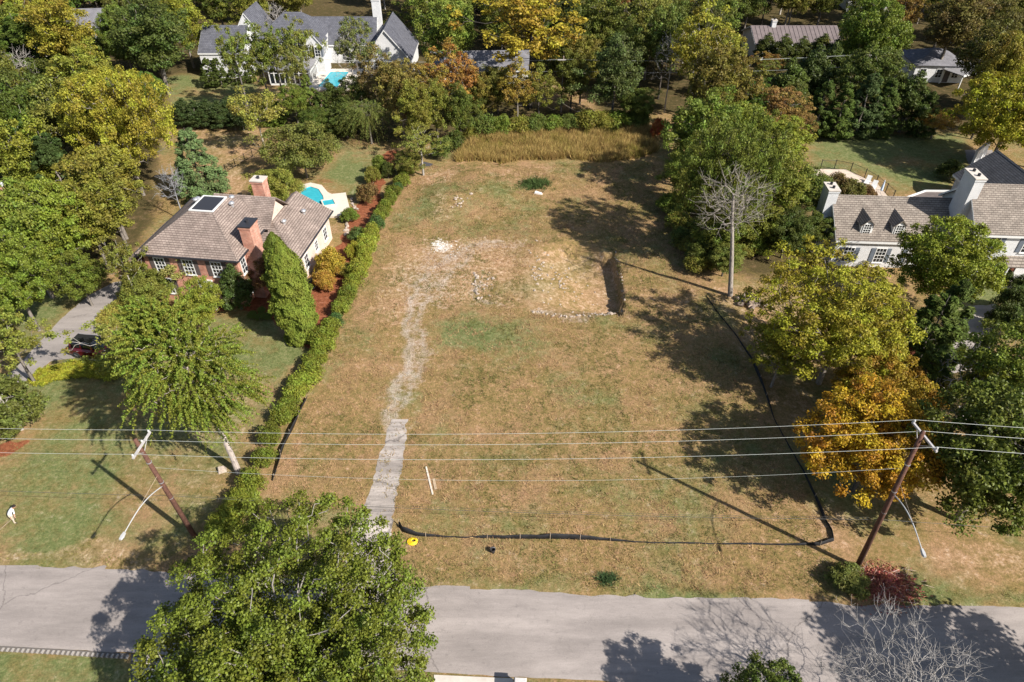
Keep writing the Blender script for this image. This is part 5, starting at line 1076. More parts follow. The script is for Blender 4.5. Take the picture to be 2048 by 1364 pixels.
# --- woodland left of the brick house
for k,(a,b,z,h,r,c,key,lb) in enumerate(((240,265,8.5,17.5,6.8,(.195,.190,.028),'honey','very large yellow olive tree towering behind the brick house'),
    (215,385,6.0,12,4.6,(.150,.150,.030),'broad_b','olive tree in front of the very large yellow one'),(222,415,5.5,11,3.6,(.125,.125,.030),'airy_b','thin olive tree touching the brick house side roof'),
    (180,452,5.5,11.5,4.0,(.13,.135,.028),'broad_a','olive tree at the bend of the grey driveway'),(128,80,9.5,17,5.6,(.185,.175,.028),'broad_b','yellow olive tree above the dark woodland oaks'),
    (305,85,8.5,16,6.6,(.055,.080,.024),'broad_d','massive dark green oak beside the slate roofed house lawn'),(362,45,8.0,14,4.4,(.15,.165,.028),'broad_c','bright yellow green tree behind the massive dark oak'),
    (100,465,6.5,12.5,4.4,(.115,.150,.026),'maple_b','green maple spreading over the grey driveway'),(22,560,6.0,11.5,3.8,(.095,.130,.024),'maple_b','green maple at the lower bend of the grey driveway'),
    (75,335,6.0,12.5,4.2,(.14,.165,.030),'broad_c','light green tree in the woodland near the hidden brick house'),(120,360,5.0,11,3.6,(.030,.048,.016),'cedar_b','dark cedar in the woodland near the hidden brick house'),
    (60,250,7.5,15,5.2,(.065,.092,.024),'broad_d','dark green tree above the hidden brick house'),(175,180,8.0,15,5.0,(.13,.145,.028),'broad_a','mid green tree beyond the very large yellow one'),
    (30,700,4.0,8.5,2.8,(.13,.15,.036),'airy_a','thin leaved tree beside the lower driveway'),(45,480,7,14,4.2,(.10,.135,.028),'broad_a','tall green tree behind the driveway maples'),(160,560,3.2,6.5,2.6,(.085,.115,.024),'broad_d','small green tree at the edge of the grey driveway'))):
    T('woodland_tree',key,a,b,z,h,r,c,lb,bark=GREY_BARK)

for (a,b,z,h,lb) in ((45,135,7,11,'leafless grey snag among the dark woodland oaks'),(205,335,6,10,'leafless grey snag within the olive trees by the brick house'),(555,40,7,11,'pale leafless snag behind the slate roofed house'),(700,110,8,13,'half bare grey tree leaning over the far turquoise pool'),(1345,110,9,14,'bare grey snag beside the tall tulip tree')):
    T('snag','bare_thin',a,b,z,h,2.8,GRN,lb,bark=(.36,.33,.30))
for k,(x,y,h,r,c,key) in enumerate(((-68,147,14,5,OLV,'broad_b'),(-60,151,13,4.6,(.07,.09,.022),'broad_d'),(-52,147,12,4.2,(.13,.14,.03),'broad_c'),(-45,152,14,4.8,OLV,'broad_a'),(-57,161,14,5,(.15,.15,.03),'broad_b'),(-47,164,13,5,(.06,.08,.02),'broad_d'),(-18,147,12,4.4,(.09,.11,.026),'broad_c'),(-11,151,14,5,(.14,.14,.03),'airy_b'),(-14,163,14,5,(.07,.09,.022),'broad_a'),(-3,148,13,4.6,(.10,.11,.028),'broad_b'),(-75,158,15,5,(.10,.12,.028),'broad_a'))):
    plant('backdrop_tree',key,x,y,h,r,c,'leafy backdrop tree rising behind the slate roofs',group='backdrop trees behind the slate roofs')
for k,(x,y,h,r,c,key) in enumerate(((41,150,13,4.6,(.09,.11,.024),'broad_a'),(49,153,12,4.4,(.06,.08,.02),'broad_d'),(57,152,13,4.6,(.12,.12,.028),'broad_b'),(65,155,14,5,(.075,.09,.022),'broad_c'),(52,165,14,5,(.10,.11,.026),'broad_b'),(70,146,12,4.2,(.06,.075,.018),'broad_d'),(88,133,13,5,(.09,.09,.024),'broad_b'),(84,142,14,5,(.07,.085,.02),'broad_a'),(94,124,13,5,(.11,.115,.024),'broad_c'),(77,110,7,3,(.06,.075,.018),'cedar_b'),(86,112,8,3.4,(.09,.10,.022),'broad_d'))):
    plant('backdrop_tree',key,x,y,h,r,c,'leafy backdrop tree around the carport and metal roofed house',group='backdrop trees around the carport and metal roof')
# --- fill the woods: trees wherever the survey shows closed canopy
CLEAR=[[(395,20),(800,20),(800,195),(395,215)],[(335,140),(545,140),(545,250),(335,250)],[(330,245),(545,245),(545,400),(330,400)],[(560,170),(730,170),(730,260),(560,260)],
       [(1505,52),(1672,52),(1672,90),(1505,90)],[(1826,100),(1945,100),(1945,172),(1826,172)],[(1610,255),(1960,255),(1960,420),(1610,420)],
       [(250,350),(720,350),(720,760),(250,760)],[(0,545),(260,545),(260,1200),(0,1200)],[(700,225),(1340,225),(1340,1200),(700,1200)],[(590,270),(800,270),(800,560),(590,560)],[(1300,330),(2060,330),(2060,1200),(1300,1200)],[(-40,355),(40,355),(40,425),(-40,425)],[(150,25),(190,25),(190,50),(150,50)],[(1080,185),(1190,185),(1190,240),(1080,240)],[(590,-30),(720,-30),(720,35),(590,35)],[(1680,-20),(1720,-20),(1720,8),(1680,8)]]
def blocked(x,y,r,h):
    tx,ty=PIX(x,y,h); bx,by=PIX(x,y,h*.25); cx,cy=PIX(x,y,h*.62); s=FPX/(y*CP+(CAM_H-h*.6)*SP)*r*.85
    for p in CLEAR:
        xs=[q[0] for q in p]; ys=[q[1] for q in p]
        if cx+s>min(xs) and cx-s<max(xs) and by>min(ys) and ty<max(ys): return True
    return False
rw=random.Random(77); fills={}
cand=[(x+rw.uniform(-2.6,2.6),y+rw.uniform(-2.6,2.6)) for y in np.arange(60,192,6.2) for x in np.arange(-135,136,6.6)]
for (x,y) in cand:
    h=rw.uniform(11,17); r=rw.uniform(3.4,5.6)
    if abs(PIX(x,y,h*.6)[0]-1024)>1130: continue
    ok=True
    for (a,b,c,d) in USED:
        if math.hypot(x-a,y-b)<(.62*min(c,6)+.62*r): ok=False; break
    if not ok: continue
    for q in ((-57,-15,124,143),(-16,8,117,130),(45,64,134,147),(70,86,117,134),(-92,-77,145,157),(76,90,170,181),(-68,-54,62,76),(46,68,62,86)):
        if q[0]-2<x<q[1]+2 and q[2]-2<y<q[3]+2: ok=False
    if not ok: continue
    if blocked(x,y,r,h):
        h=rw.uniform(5.5,8.0); r=rw.uniform(2.2,3.2)
        if blocked(x,y,r,h): continue
    nn=vnoise(np.array([x]),np.array([y]),16,9)[0]+rw.uniform(-.45,.45); right=x>25
    if nn<-.42: kind=('dark green',(.052,.064,.016),('broad_d','cedar_b','magnolia','broad_a'))
    elif nn<.02: kind=('mid green',(.082,.110,.026),('broad_a','broad_c','broad_d','maple_b'))
    elif nn<.40: kind=('olive',(.125,.130,.030),('broad_b','broad_a','airy_b'))
    elif nn<.62: kind=('yellow green',(.185,.185,.030),('broad_c','airy_a','broad_b'))
    else: kind=('russet brown',(.165,.110,.036),('airy_a','airy_b'))
    if right: kind=(kind[0],tuple(c*.85 for c in kind[1]),kind[2])
    where=('on the wooded slope left of the slate roofed house' if x<-56 and y>100 else 'in the wood around the hidden brick house' if x<-40 and y<=100 else 'behind the slate roofed house' if x<-12 and y>130 else 'around the ribbed metal roof house' if x>25 and y>125 else 'in the belt beside the rear lawn and garage' if x>25 else 'in the wood behind the vacant lot')
    where=where.replace('left of','above') if False else where
    c=tuple(v*rw.uniform(.85,1.15) for v in kind[1])
    plant('woodland_tree',rw.choice(kind[2]),x,y,h,r,c,'%s woodland tree %s'%(kind[0],where.replace('left of','beside')),group='%s trees %s'%(kind[0],where.replace('left of','beside')),rz=rw.uniform(0,6.28),bark=rw.choice((GREY_BARK,DARK_BARK,PALE_BARK)))

# --- grasses (uncountable)
def blades(name,P,h0,h1,w,col,per,spread,seed,kind='stuff',lean=.35):
    rs=np.random.RandomState(seed); n=len(P)*per; b=np.repeat(P,per,0)+np.concatenate([rs.randn(n,2)*spread,np.zeros((n,1))],1)
    hgt=(h0+(h1-h0)*rs.rand(n))*(1+.45*vnoise(b[:,0],b[:,1],1.1,seed)+.25*vnoise(b[:,0],b[:,1],.4,seed)); an=rs.rand(n)*6.283; wd=np.stack([np.cos(an),np.sin(an),np.zeros(n)],-1)*w*(.6+.8*rs.rand(n))[:,None]; ln=np.concatenate([rs.randn(n,2)*lean,np.ones((n,1))],1)*hgt[:,None]
    co=np.stack([b-wd,b+wd,b+ln],1).reshape(-1,3); cl=np.repeat(rs.rand(len(P)),per)
    me=np_mesh(name,co,np.arange(3*n).reshape(-1,3),BLADE,{'leaf_var':rs.rand(n),'clump_var':cl},k=3)
    o=link(bpy.data.objects.new(name,me)); o.color=(*col,1); return tag(o,kind=kind)
def scatter(poly,n,seed):
    rs=np.random.RandomState(seed); xs=[p[0] for p in poly]; ys=[p[1] for p in poly]
    x=min(xs)+rs.rand(n)*(max(xs)-min(xs)); y=min(ys)+rs.rand(n)*(max(ys)-min(ys))
    x2=x+.5*vnoise(x,y,1.5,3); y2=y+.8*vnoise(x,y,1.8,4); m=in_poly(x2,y2,poly); x,y=x[m],y[m]
    return np.stack([x,y,np.array([hz(a,b) for a,b in zip(x,y)])-.03],-1)
TG=GP([(885,332),(905,312),(940,280),(965,262),(1050,262),(1150,268),(1290,252),(1312,270),(1318,312),(1250,322),(1100,322),(960,330)])
Pg=scatter(TG,15000,5); dn=vnoise(Pg[:,0],Pg[:,1],2.2,31)+.6*vnoise(Pg[:,0],Pg[:,1],.8,32); de=seg_dist(Pg[:,0],Pg[:,1],TG+[TG[0]]); Pg=Pg[dn>-.35-1.2*np.clip(de-.8,-.8,1)]
tag(blades('tall_grass',Pg,.55,1.25,.035,(.36,.275,.090),7,.13,6),'tall golden dry grass at the back of the vacant lot','grass')
Pg=scatter(TG,4200,15); dn=vnoise(Pg[:,0],Pg[:,1],2.6,33); Pg=Pg[dn>.15]
tag(blades('tall_grass',Pg,.6,1.15,.04,(.22,.20,.04),7,.14,16),'greener stems mixed into the tall golden grass','grass')
LOT=GP([(520,1070),(560,930),(640,760),(720,560),(800,400),(840,335),(1310,325),(1380,500),(1420,600),(1500,760),(1600,960),(1660,1085),(1700,1190),(810,1165),(790,1060),(560,1070)])
Pl=scatter(LOT,60000,21); keep=(seg_dist(Pl[:,0],Pl[:,1],GP([(738,1150),(765,950),(798,850)]))>1.15)&(seg_dist(Pl[:,0],Pl[:,1],GP([(738,1150),(740,1090)]))>1.75)&((seg_dist(Pl[:,0],Pl[:,1],GP([(798,850),(825,680),(840,610)]))>1.4)|(np.random.RandomState(2).rand(len(Pl))<.25))&~in_poly(Pl[:,0],Pl[:,1],PIT); Pl=Pl[keep]; gn=vnoise(Pl[:,0],Pl[:,1],3.0,41)+.5*vnoise(Pl[:,0],Pl[:,1],.9,42)
tag(blades('grass_tufts',Pl[gn>-.1],.07,.19,.028,(.36,.25,.12),4,.10,22,lean=.9),'short dry tan grass tufts over the vacant lot','grass')
tag(blades('grass_tufts',Pl[gn<-.05],.07,.19,.028,(.155,.155,.045),4,.10,23,lean=.9),'short green grass tufts over the vacant lot','grass')
FL=GP([(-40,770),(60,760),(420,650),(560,680),(580,710),(540,800),(440,980),(400,1070),(330,1118),(-40,1118)]); Pf=scatter(FL,11000,25); gn=vnoise(Pf[:,0],Pf[:,1],3.5,43)
tag(blades('grass_tufts',Pf[gn>-.2],.05,.13,.024,(.165,.175,.060),4,.10,26,lean=.9),'short green grass on the front lawn of the brick house','grass')
VG=[(x,y+.06) for x,y in ROAD_N if -60<x<60]; VG=VG+[(x,y+1.0) for x,y in VG[::-1]]; Pv=scatter(VG,9000,27); Pv=Pv[(np.abs(Pv[:,0]-G(735,1160)[0])>2.6)]
Pq=scatter(LOTDRIVE,700,61); Pq[:,2]+=.04; Pq=Pq[(vnoise(Pq[:,0],Pq[:,1],.9,62)>.05)|(Pq[:,1]>38)]
tag(blades('grass_tufts',Pq,.05,.14,.026,(.28,.22,.09),5,.09,63,lean=.9),'dry grass growing through the cracked drive','grass')
tag(blades('verge_grass',Pv,.06,.18,.02,(.19,.18,.05),4,.08,28,lean=.7),'ragged grass along the edge of the road','grass')
x,y=G(1070,372); rs_=np.random.RandomState(3); Pw=np.stack([x+rs_.randn(420)*.9,y+rs_.randn(420)*.65,np.zeros(420)],-1); Pw[:,2]=[hz(a,b)-.02 for a,b in Pw[:,:2]]
tag(blades('weed_clump',Pw,.25,.75,.04,(.075,.12,.035),6,.10,29,kind=None,lean=.5),'dark green weed clump on the spoil mound','weeds')
x,y=G(1215,1160); Pw=np.stack([x+rs_.randn(60)*.35,y+rs_.randn(60)*.2,np.zeros(60)+hz(x,y)],-1); tag(blades('weed_clump',Pw,.15,.4,.03,(.07,.12,.045),6,.08,30,kind=None,lean=.6),'small green weed clump on the road verge','weeds')

# ------------------------------------------------------------------ utility poles and lines
def wire(name,a,b,sag,r,m,label,group=None,n=40):
    a,b=Vector(a),Vector(b); pts=[a.lerp(b,i/n)-Vector((0,0,4*sag*(i/n)*(1-i/n))) for i in range(n+1)]
    w=MB(); w.tube(pts,r,5); return tag(w.build(name,m),label,'wire',group)
def utility_pole(base,top,h,arm,arm_len,lamp_from,lamp_to,label,tilt=0):
    b=Vector((*base,hz(*base)-.3)); t=Vector((*top,h)); o=empty('utility_pole',(base[0],base[1],hz(*base)),0,label,'utility pole'); O=Vector(o.location)
    p=MB(); p.tube([b-O,(b.lerp(t,.5))-O,t-O],[.19,.16,.125],12); p.build('pole',POLEWOOD,o,smooth=True)
    az=arm; f=az/h; c=b.lerp(t,f)-O
    d=Vector((math.sin(tilt),math.cos(tilt),0)); a=MB(); L=arm_len/2; s=Vector((d.y,-d.x,0))*.055; u=Vector((0,0,.06)); c2=c+s*4.0
    e0,e1=c2-d*L,c2+d*L; a.frustum([e0-s-u,e0+s-u,e0+s+u,e0-s+u],[e1-s-u,e1+s-u,e1+s+u,e1-s+u]); ar=a.build('crossarm',ARMWOOD,o)
    k=MB()
    for sg in (-1,1): k.tube([c2+d*sg*L*.6-u,c2-Vector((0,0,.75))-s*2],.022,5)
    k.build('brace',ARMWOOD,o)
    tips=[]
    for q in (-1,.15,1):
        pt=c2+d*(L-.1)*q+u; i=MB(); i.lathe([(.03,0),(.03,.06),(.07,.07),(.07,.11),(.05,.12),(.07,.14),(.06,.19),(.03,.22)],8,tuple(pt)); i.build('insulator',ALU,o); tips.append(pt+O+Vector((0,0,.22)))
    lf=b.lerp(t,lamp_from/h)-O; lt=Vector(lamp_to)-O
    l=MB(); pts=[]
    for i in range(13): g=i/12; q=lf.lerp(lt,g); q.z+=.9*math.sin(g*math.pi)*.55*(1-g*.3); pts.append(q)
    l.tube(pts,[.036]*10+[.03]*3,8); l.build('lamp_arm',ALU,o,smooth=True)
    l=MB(); l.tube([lf+Vector((0,0,1.1)),lf.lerp(lt,.62)+Vector((0,0,.42))],.012,4); l.build('stay_wire',STAKE,o)
    dr=(lt-lf).normalized(); dr.z=0; dr.normalize(); sd=Vector((-dr.y,dr.x,0)); hd=MB()
    for (g0,w0,g1,w1,z0,z1) in ((-.05,.07,.25,.12,-.06,.08),(.25,.12,.46,.08,-.05,.07)): hd.frustum([lt+dr*g0-sd*w0+Vector((0,0,z0)),lt+dr*g1-sd*w1+Vector((0,0,z0)),lt+dr*g1+sd*w1+Vector((0,0,z0)),lt+dr*g0+sd*w0+Vector((0,0,z0))],[lt+dr*g0-sd*w0*.7+Vector((0,0,z1)),lt+dr*g1-sd*w1*.7+Vector((0,0,z1)),lt+dr*g1+sd*w1*.7+Vector((0,0,z1)),lt+dr*g0+sd*w0*.7+Vector((0,0,z1))])
    hh=hd.build('lamp_head',ALU,o); g=MB(); g.lathe([(.08,-.14),(.09,-.062)],10,tuple(lt+dr*.25)); g.build('lamp_lens',GLASS,hh)
    st=MB()
    for zz in (.47,.62,.80): q=b.lerp(t,zz)-O; st.lathe([(.165,0),(.165,.07)],10,(q.x,q.y,q.z))
    st.build('metal_band',GALV,o)
    return o,tips,b,t
LB,LT=(-22.5,28.6),(-23.15,28.5); RB,RT=(23.8,26.4),(23.15,26.4)
po1,tips1,b1,t1=utility_pole(LB,LT,10.7,10.2,2.2,6.3,(-23.3,24.3,7.0),'wooden utility pole with pale crossarm and street lamp beside the hedge',R(4))
po2,tips2,b2,t2=utility_pole(RB,RT,13.6,13.2,2.3,8.2,(23.0,22.1,8.6),'dark wooden utility pole with street lamp beside the red brush pile',R(-8))
names=('road side','middle','lot side')
for k in range(3):
    d=(tips2[k]-tips1[k]); wire('power_line',tips1[k],tips2[k],.75,.010,WIRE,'%s bare power line strung between the two street poles'%names[k])
    wire('power_line',tips1[k]-Vector((44,-2.8,.2)),tips1[k],.7,.010,WIRE,'%s power line running past the brick house front lawn'%names[k])
    wire('power_line',tips2[k],tips2[k]+Vector((46,-2.6,.2)),.7,.010,WIRE,'%s power line running on past the golden tree'%names[k])
c1=b1.lerp(t1,5.0/10.7)+Vector((0,.2,0)); c2=b2.lerp(t2,5.4/13.6)+Vector((0,.2,0))
wire('telephone_cable',c1,c2,.55,.014,CABLE,'thick dark telephone cable between the two street poles'); wire('telephone_cable',c1+Vector((0,0,.16)),c2+Vector((0,0,.2)),.5,.007,CABLE,'thin dark support strand above the telephone cable')
wire('telephone_cable',c1-Vector((44,-2.6,0)),c1,.5,.013,CABLE,'dark telephone cable crossing the brick house front lawn'); wire('telephone_cable',c2,c2+Vector((46,-2.6,0)),.5,.013,CABLE,'dark telephone cable running on past the dark green maple')
n1=b1.lerp(t1,7.9/10.7)+Vector((0,.15,0)); n2=b2.lerp(t2,10.4/13.6)+Vector((0,.15,0)); wire('neutral_line',n1,n2,1.25,.007,WIRE,'slack thin neutral line below the power lines')
# rear pole and lines
x,y=G(1122,224); rp=empty('utility_pole',(x,y,hz(x,y)),0,'thin weathered utility pole behind the tall dry grass','utility pole'); p=MB(); p.tube([(0,0,-.3),(0,0,8.8)],[.15,.10],10); p.build('pole',mat('weathered_pole',(.24,.19,.16),.9,noise=.3),rp); p=MB(); p.box(-.9,.9,-.15,-.04,8.2,8.32); p.build('crossarm',ARMWOOD,rp)
for k,(dz_,dx) in enumerate(((8.36,-.7),(8.36,.7),(6.6,0))):
    wire('rear_line',(x+dx,y-.1,dz_),(x+dx+48,y+1.5,dz_+.3),.6,.012,WIRE,('front','back','lower')[k]+' thin line strung behind the dark elm from the rear pole'); wire('rear_line',(x+dx,y-.1,dz_),(x+dx-45,y+1,dz_),.6,.012,WIRE,('front','back','lower')[k]+' thin line running from the rear pole towards the pool')
x2,y2=x+48,y+1.5; rp=empty('utility_pole',(x2,y2,0),0,'utility pole among the dark magnolias','utility pole'); p=MB(); p.tube([(0,0,-.3),(0,0,8.9)],[.15,.10],10); p.build('pole',MATS['weathered_pole'],rp); p=MB(); p.box(-.9,.9,-.15,-.04,8.45,8.57); p.build('crossarm',ARMWOOD,rp)

# ------------------------------------------------------------------ silt fences
def silt_fence(pts,hs,label,lean=.25,stakes=2.4,sd=1,flat=0.0,first=0):
    P=resample(GP(pts),.35); n=len(P); rs=np.random.RandomState(sd); x0,y0=P[0]; o=empty('silt_fence',(x0,y0,hz(x0,y0)),0,label,'silt fence'); O=Vector(o.location)
    L=np.linspace(0,1,n); H=np.interp(L,np.linspace(0,1,len(hs)),hs); lo=[];hi=[];mid=[]
    for i,(x,y) in enumerate(P):
        a=P[max(0,i-1)]; b=P[min(n-1,i+1)]; d=Vector((b[0]-a[0],b[1]-a[1],0)).normalized(); nn=Vector((-d.y,d.x,0))
        h=H[i]*(1+.18*vnoise(np.array([i*.35]),np.array([sd]),.9,sd)[0]); ln=(lean+.2*vnoise(np.array([i*.35]),np.array([3.]),1.3,sd+5)[0])*h+flat
        base=Vector((x,y,hz(x,y)-.03))-O; lo.append(base); mid.append(base+nn*ln*.6+Vector((0,0,h*.55+.03))+nn*.05*math.sin(i*1.7)); hi.append(base+nn*ln+Vector((0,0,h+.03)))
    mb=MB(); off=Vector((0,0,.012)); v=[*lo,*mid,*hi]; mb.add(v,[(i,i+1,n+i+1,n+i) for i in range(n-1)]+[(n+i,n+i+1,2*n+i+1,2*n+i) for i in range(n-1)])
    f=mb.build('fabric',SILT,o,smooth=True); s=f.modifiers.new('thick','SOLIDIFY'); s.thickness=.02
    step=max(2,int(stakes/.35))
    for i in range(first,n,step):
        if H[i]<.2: continue
        q=MB(); t=hi[i]+Vector((0,0,.18)); q.tube([lo[i]-Vector((0,0,.1))+Vector((0,-.03,0)),t+Vector((0,-.03,0))],.022,4); q.build('stake',STAKE,o)
    return o
silt_fence([(797,1050),(803,1063),(832,1072),(900,1075),(985,1077),(1040,1078),(1110,1078),(1200,1081),(1300,1086),(1420,1088),(1560,1090),(1640,1091),(1668,1082),(1664,1062),(1650,1040)],[.55,.3,.14,.12,.3,.42,.5,.45,.3,.15,.1,.12,.12,.12,.14,.14,.25,.3,.3],'sagging black silt fence along the front of the vacant lot',sd=2)
silt_fence([(1648,1040),(1632,1000),(1605,940),(1575,888),(1548,838),(1528,780),(1500,715),(1470,668),(1440,632),(1412,592)],[.28,.2,.1,.08,.22,.34,.2,.1,.1,.08],'long black silt fence following the tree shaded boundary of the lot',sd=3,lean=-.3)
silt_fence([(612,798),(600,822),(585,858),(568,890),(556,925),(545,962)],[.4,.6,.65,.6,.55,.25],'black silt fence beside the hedge, next to the drive',sd=4,lean=.3)
silt_fence([(516,1006),(512,1035),(510,1060),(516,1072)],[.5,.5,.45,.3],'short black silt fence piece near the street pole and hedge',sd=5)
silt_fence([(706,602),(690,622),(678,640)],[.35,.3,.25],'upper stretch of black silt fence at the hedge foot',sd=6)
silt_fence([(664,668),(650,695),(634,728)],[.3,.35,.25],'grey black silt fence stretch at the middle of the hedge',sd=7)
x,y=G(687,1048); r_=MB(); r_.tube([(-.28,.3,.14),(-.1,.1,.16),(.15,-.05,.2),(.3,-.3,.12)],[.09,.13,.12,.08],8); tag(r_.build('fence_roll',SILT,loc=(x,y,hz(x,y))),'small crumpled black roll of silt fabric left of the cracked drive'.replace('left of','beside'),'fabric roll')
x,y=G(850,331); r_=MB(); r_.add([(-.9,-.3,.03),(.9,-.4,.03),(1.1,.4,.03),(-.7,.5,.03),(-.1,.1,.5)],[(0,1,4),(1,2,4),(2,3,4),(3,0,4),(3,2,1,0)]); tag(r_.build('tarp',mat('dark_tarp',(.05,.05,.055),.7,noise=.3),loc=(x,y,hz(x,y))),'small dark folded tarp at the back corner of the lot','tarp')

# ------------------------------------------------------------------ small things on the lot
x,y=G(825,1083); yc=empty('yellow_hose',(x,y,hz(x,y)),0,'coil of bright yellow hose on the grass beside the drive','hose'); YEL=mat('yellow_plastic',(.75,.52,.02),.45)
for k in range(4):
    m=MB(); rr=.30-.05*k; m.tube([(rr*1.15*math.cos(a)+.03*k,rr*math.sin(a),.05+.035*k+.015*math.sin(3*a)) for a in np.linspace(0,6.1,26)],.045,6); m.build('coil',YEL,yc,smooth=True)
x,y=G(986,1104); bk=empty('bucket',(x,y,hz(x,y)),0,'small dark bucket standing on the front grass','bucket'); m=MB(); m.lathe([(.13,0),(.19,.36),(.205,.37),(.205,.40),(.17,.40),(.12,.04)],14); m.build('body',mat('dark_bucket',(.035,.033,.035),.5),bk); m=MB(); m.tube([(.2*math.cos(a),.02,.38+.16*math.sin(a)) for a in np.linspace(0,math.pi,10)],.008,4); m.build('handle',GALV,bk)
def stone_mesh(seed,name='stone'):
    rs=np.random.RandomState(seed); bm=bmesh.new(); bmesh.ops.create_icosphere(bm,subdivisions=1,radius=.5)
    for v in bm.verts: v.co*=(.75+.45*rs.rand()); v.co.z*=.65; v.co.x*=1.2
    me=bpy.data.meshes.new(name); bm.to_mesh(me); bm.free(); me.materials.append(STONE); return me
SM=[stone_mesh(k) for k in range(6)]
def stones(parent,pts,s0,s1,rs,spread,O):
    for (x,y) in pts:
        x+=rs.gauss(0,spread); y+=rs.gauss(0,spread); s=rs.uniform(s0,s1); o=bpy.data.objects.new('stone',rs.choice(SM)); link(o,parent)
        o.location=(x-O[0],y-O[1],hz(x,y)+s*.12-O[2]); o.rotation_euler=(rs.uniform(-.4,.4),rs.uniform(-.4,.4),rs.uniform(0,6)); o.scale=(s,s*rs.uniform(.6,1),s*rs.uniform(.6,1))
rs=random.Random(5)
x,y=G(1150,634); fo=empty('ruined_foundation',(x,y,hz(x,y)),0,'broken stone foundation rubble around the old cellar hole','foundation'); O=fo.location
stones(fo,resample(GP([(1070,622),(1100,630),(1150,634),(1236,628)]),.26),.16,.42,rs,.13,O)
stones(fo,[G(1228+rs.gauss(0,6),624+rs.gauss(0,4)) for _ in range(18)],.25,.6,rs,.1,O)
stones(fo,resample(GP([(950,548),(952,575),(958,596)]),.3),.25,.55,rs,.2,O)
stones(fo,[G(970+rs.gauss(0,12),562+rs.gauss(0,9)) for _ in range(26)],.15,.4,rs,.2,O)
stones(fo,[G(1075+rs.gauss(0,7),530+rs.gauss(0,22)) for _ in range(34)],.14,.42,rs,.2,O)
stones(fo,[G(1118+rs.gauss(0,16),552+rs.gauss(0,12)) for _ in range(34)],.14,.42,rs,.2,O)
stones(fo,[G(rs.uniform(1070,1240),rs.uniform(545,620)) for _ in range(50)],.10,.26,rs,.2,O)
stones(fo,resample(GP([(1232,508),(1245,560),(1250,600)]),.55),.14,.34,rs,.16,O)
x,y=G(920,412); rk=empty('rock_scatter',(x,y,hz(x,y)),0,'scatter of pale rocks on the spoil mound','rocks'); stones(rk,[G(920+rs.gauss(0,10),412+rs.gauss(0,6)) for _ in range(22)],.15,.5,rs,.15,rk.location)
x,y=G(1076,388); rk=empty('white_rock',(x,y,hz(x,y)),0,'pale broken slab lying below the weed clump','rock'); m=MB(); m.frustum([(-.5,-.15,-.05),(.55,-.35,-.05),(.6,.0,-.05),(-.35,.3,-.05)],[(-.45,-.1,.25),(.45,-.3,.12),(.5,.0,.14),(-.3,.22,.3)]); m.build('slab',mat('pale_rock',(.62,.58,.54),.9,noise=.2),rk)
x,y=G(888,497); rk=empty('lime_heap',(x,y,hz(x,y)),0,'heap of white crushed stone at the bend of the old drive','gravel heap'); stones(rk,[G(888+rs.gauss(0,13),496+rs.gauss(0,6)) for _ in range(60)],.08,.26,rs,.35,rk.location)
for c in rk.children: c.data=c.data
WST=mat('white_stone',(.60,.57,.53),.9,noise=.15); WM=[]
for me in SM: w=me.copy(); w.materials.clear(); w.materials.append(WST); WM.append(w)
for i,c in enumerate(rk.children): c.data=WM[i%6]
# stone border of the pool garden
x,y=G(697,440); sb=empty('stone_border',(x,y,hz(x,y)),0,'low border of pale rough stones beside the pool garden','stone border'); stones(sb,resample(GP([(692,470),(694,450),(700,430),(712,420),(702,398)]),.38),.4,.75,rs,.1,sb.location)
# logs
LOGB=mat('log_bark',(.20,.155,.125),.9,noise=.4,nscale=6,bump=.5,bscale=14); LOGE=mat('log_end',(.56,.44,.33),.85,noise=.25,nscale=8)
lx,ly=G(1497,606)
lg=[(-.9,.5,0,.3,20),(-.2,.7,0,.32,80),(.5,.5,0,.28,140),(-.6,0,0,.34,110),(.15,.05,0,.36,30),(.9,-.1,0,.3,65),(-1.0,-.5,0,.28,160),(-.1,-.6,0,.34,95),(.6,-.6,0,.3,15),(-.5,.35,.45,.3,50),(.3,.35,.48,.3,130),(.1,-.3,.5,.32,75),(-.45,-.35,.46,.27,170),(1.5,-.7,0,.28,40),(1.9,-.5,0,.26,120),(-.05,.1,.85,.25,100),(.1,-1.1,0,.27,60)]
for k,(a,b,c,r,an) in enumerate(lg):
    o=empty('log',(lx+a,ly+b,hz(lx+a,ly+b)+c),R(an),'cut log chunk with pale sawn ends in the pile by the dead tree','log','log pile by the dead tree'); r*=.8
    m=MB(); L=.28+.1*(k%3); m.tube([(-L,0,r),(0,.02,r),(L,0,r)],[r,r*1.04,r*.96],12,cap=False); m.build('bark',LOGB,o,smooth=True)
    for s in (-1,1):
        m=MB(); m.tube([(s*(L-.02),0,r),(s*(L+.004),0,r)],r*.95,12); m.build('sawn_end',LOGE,o)
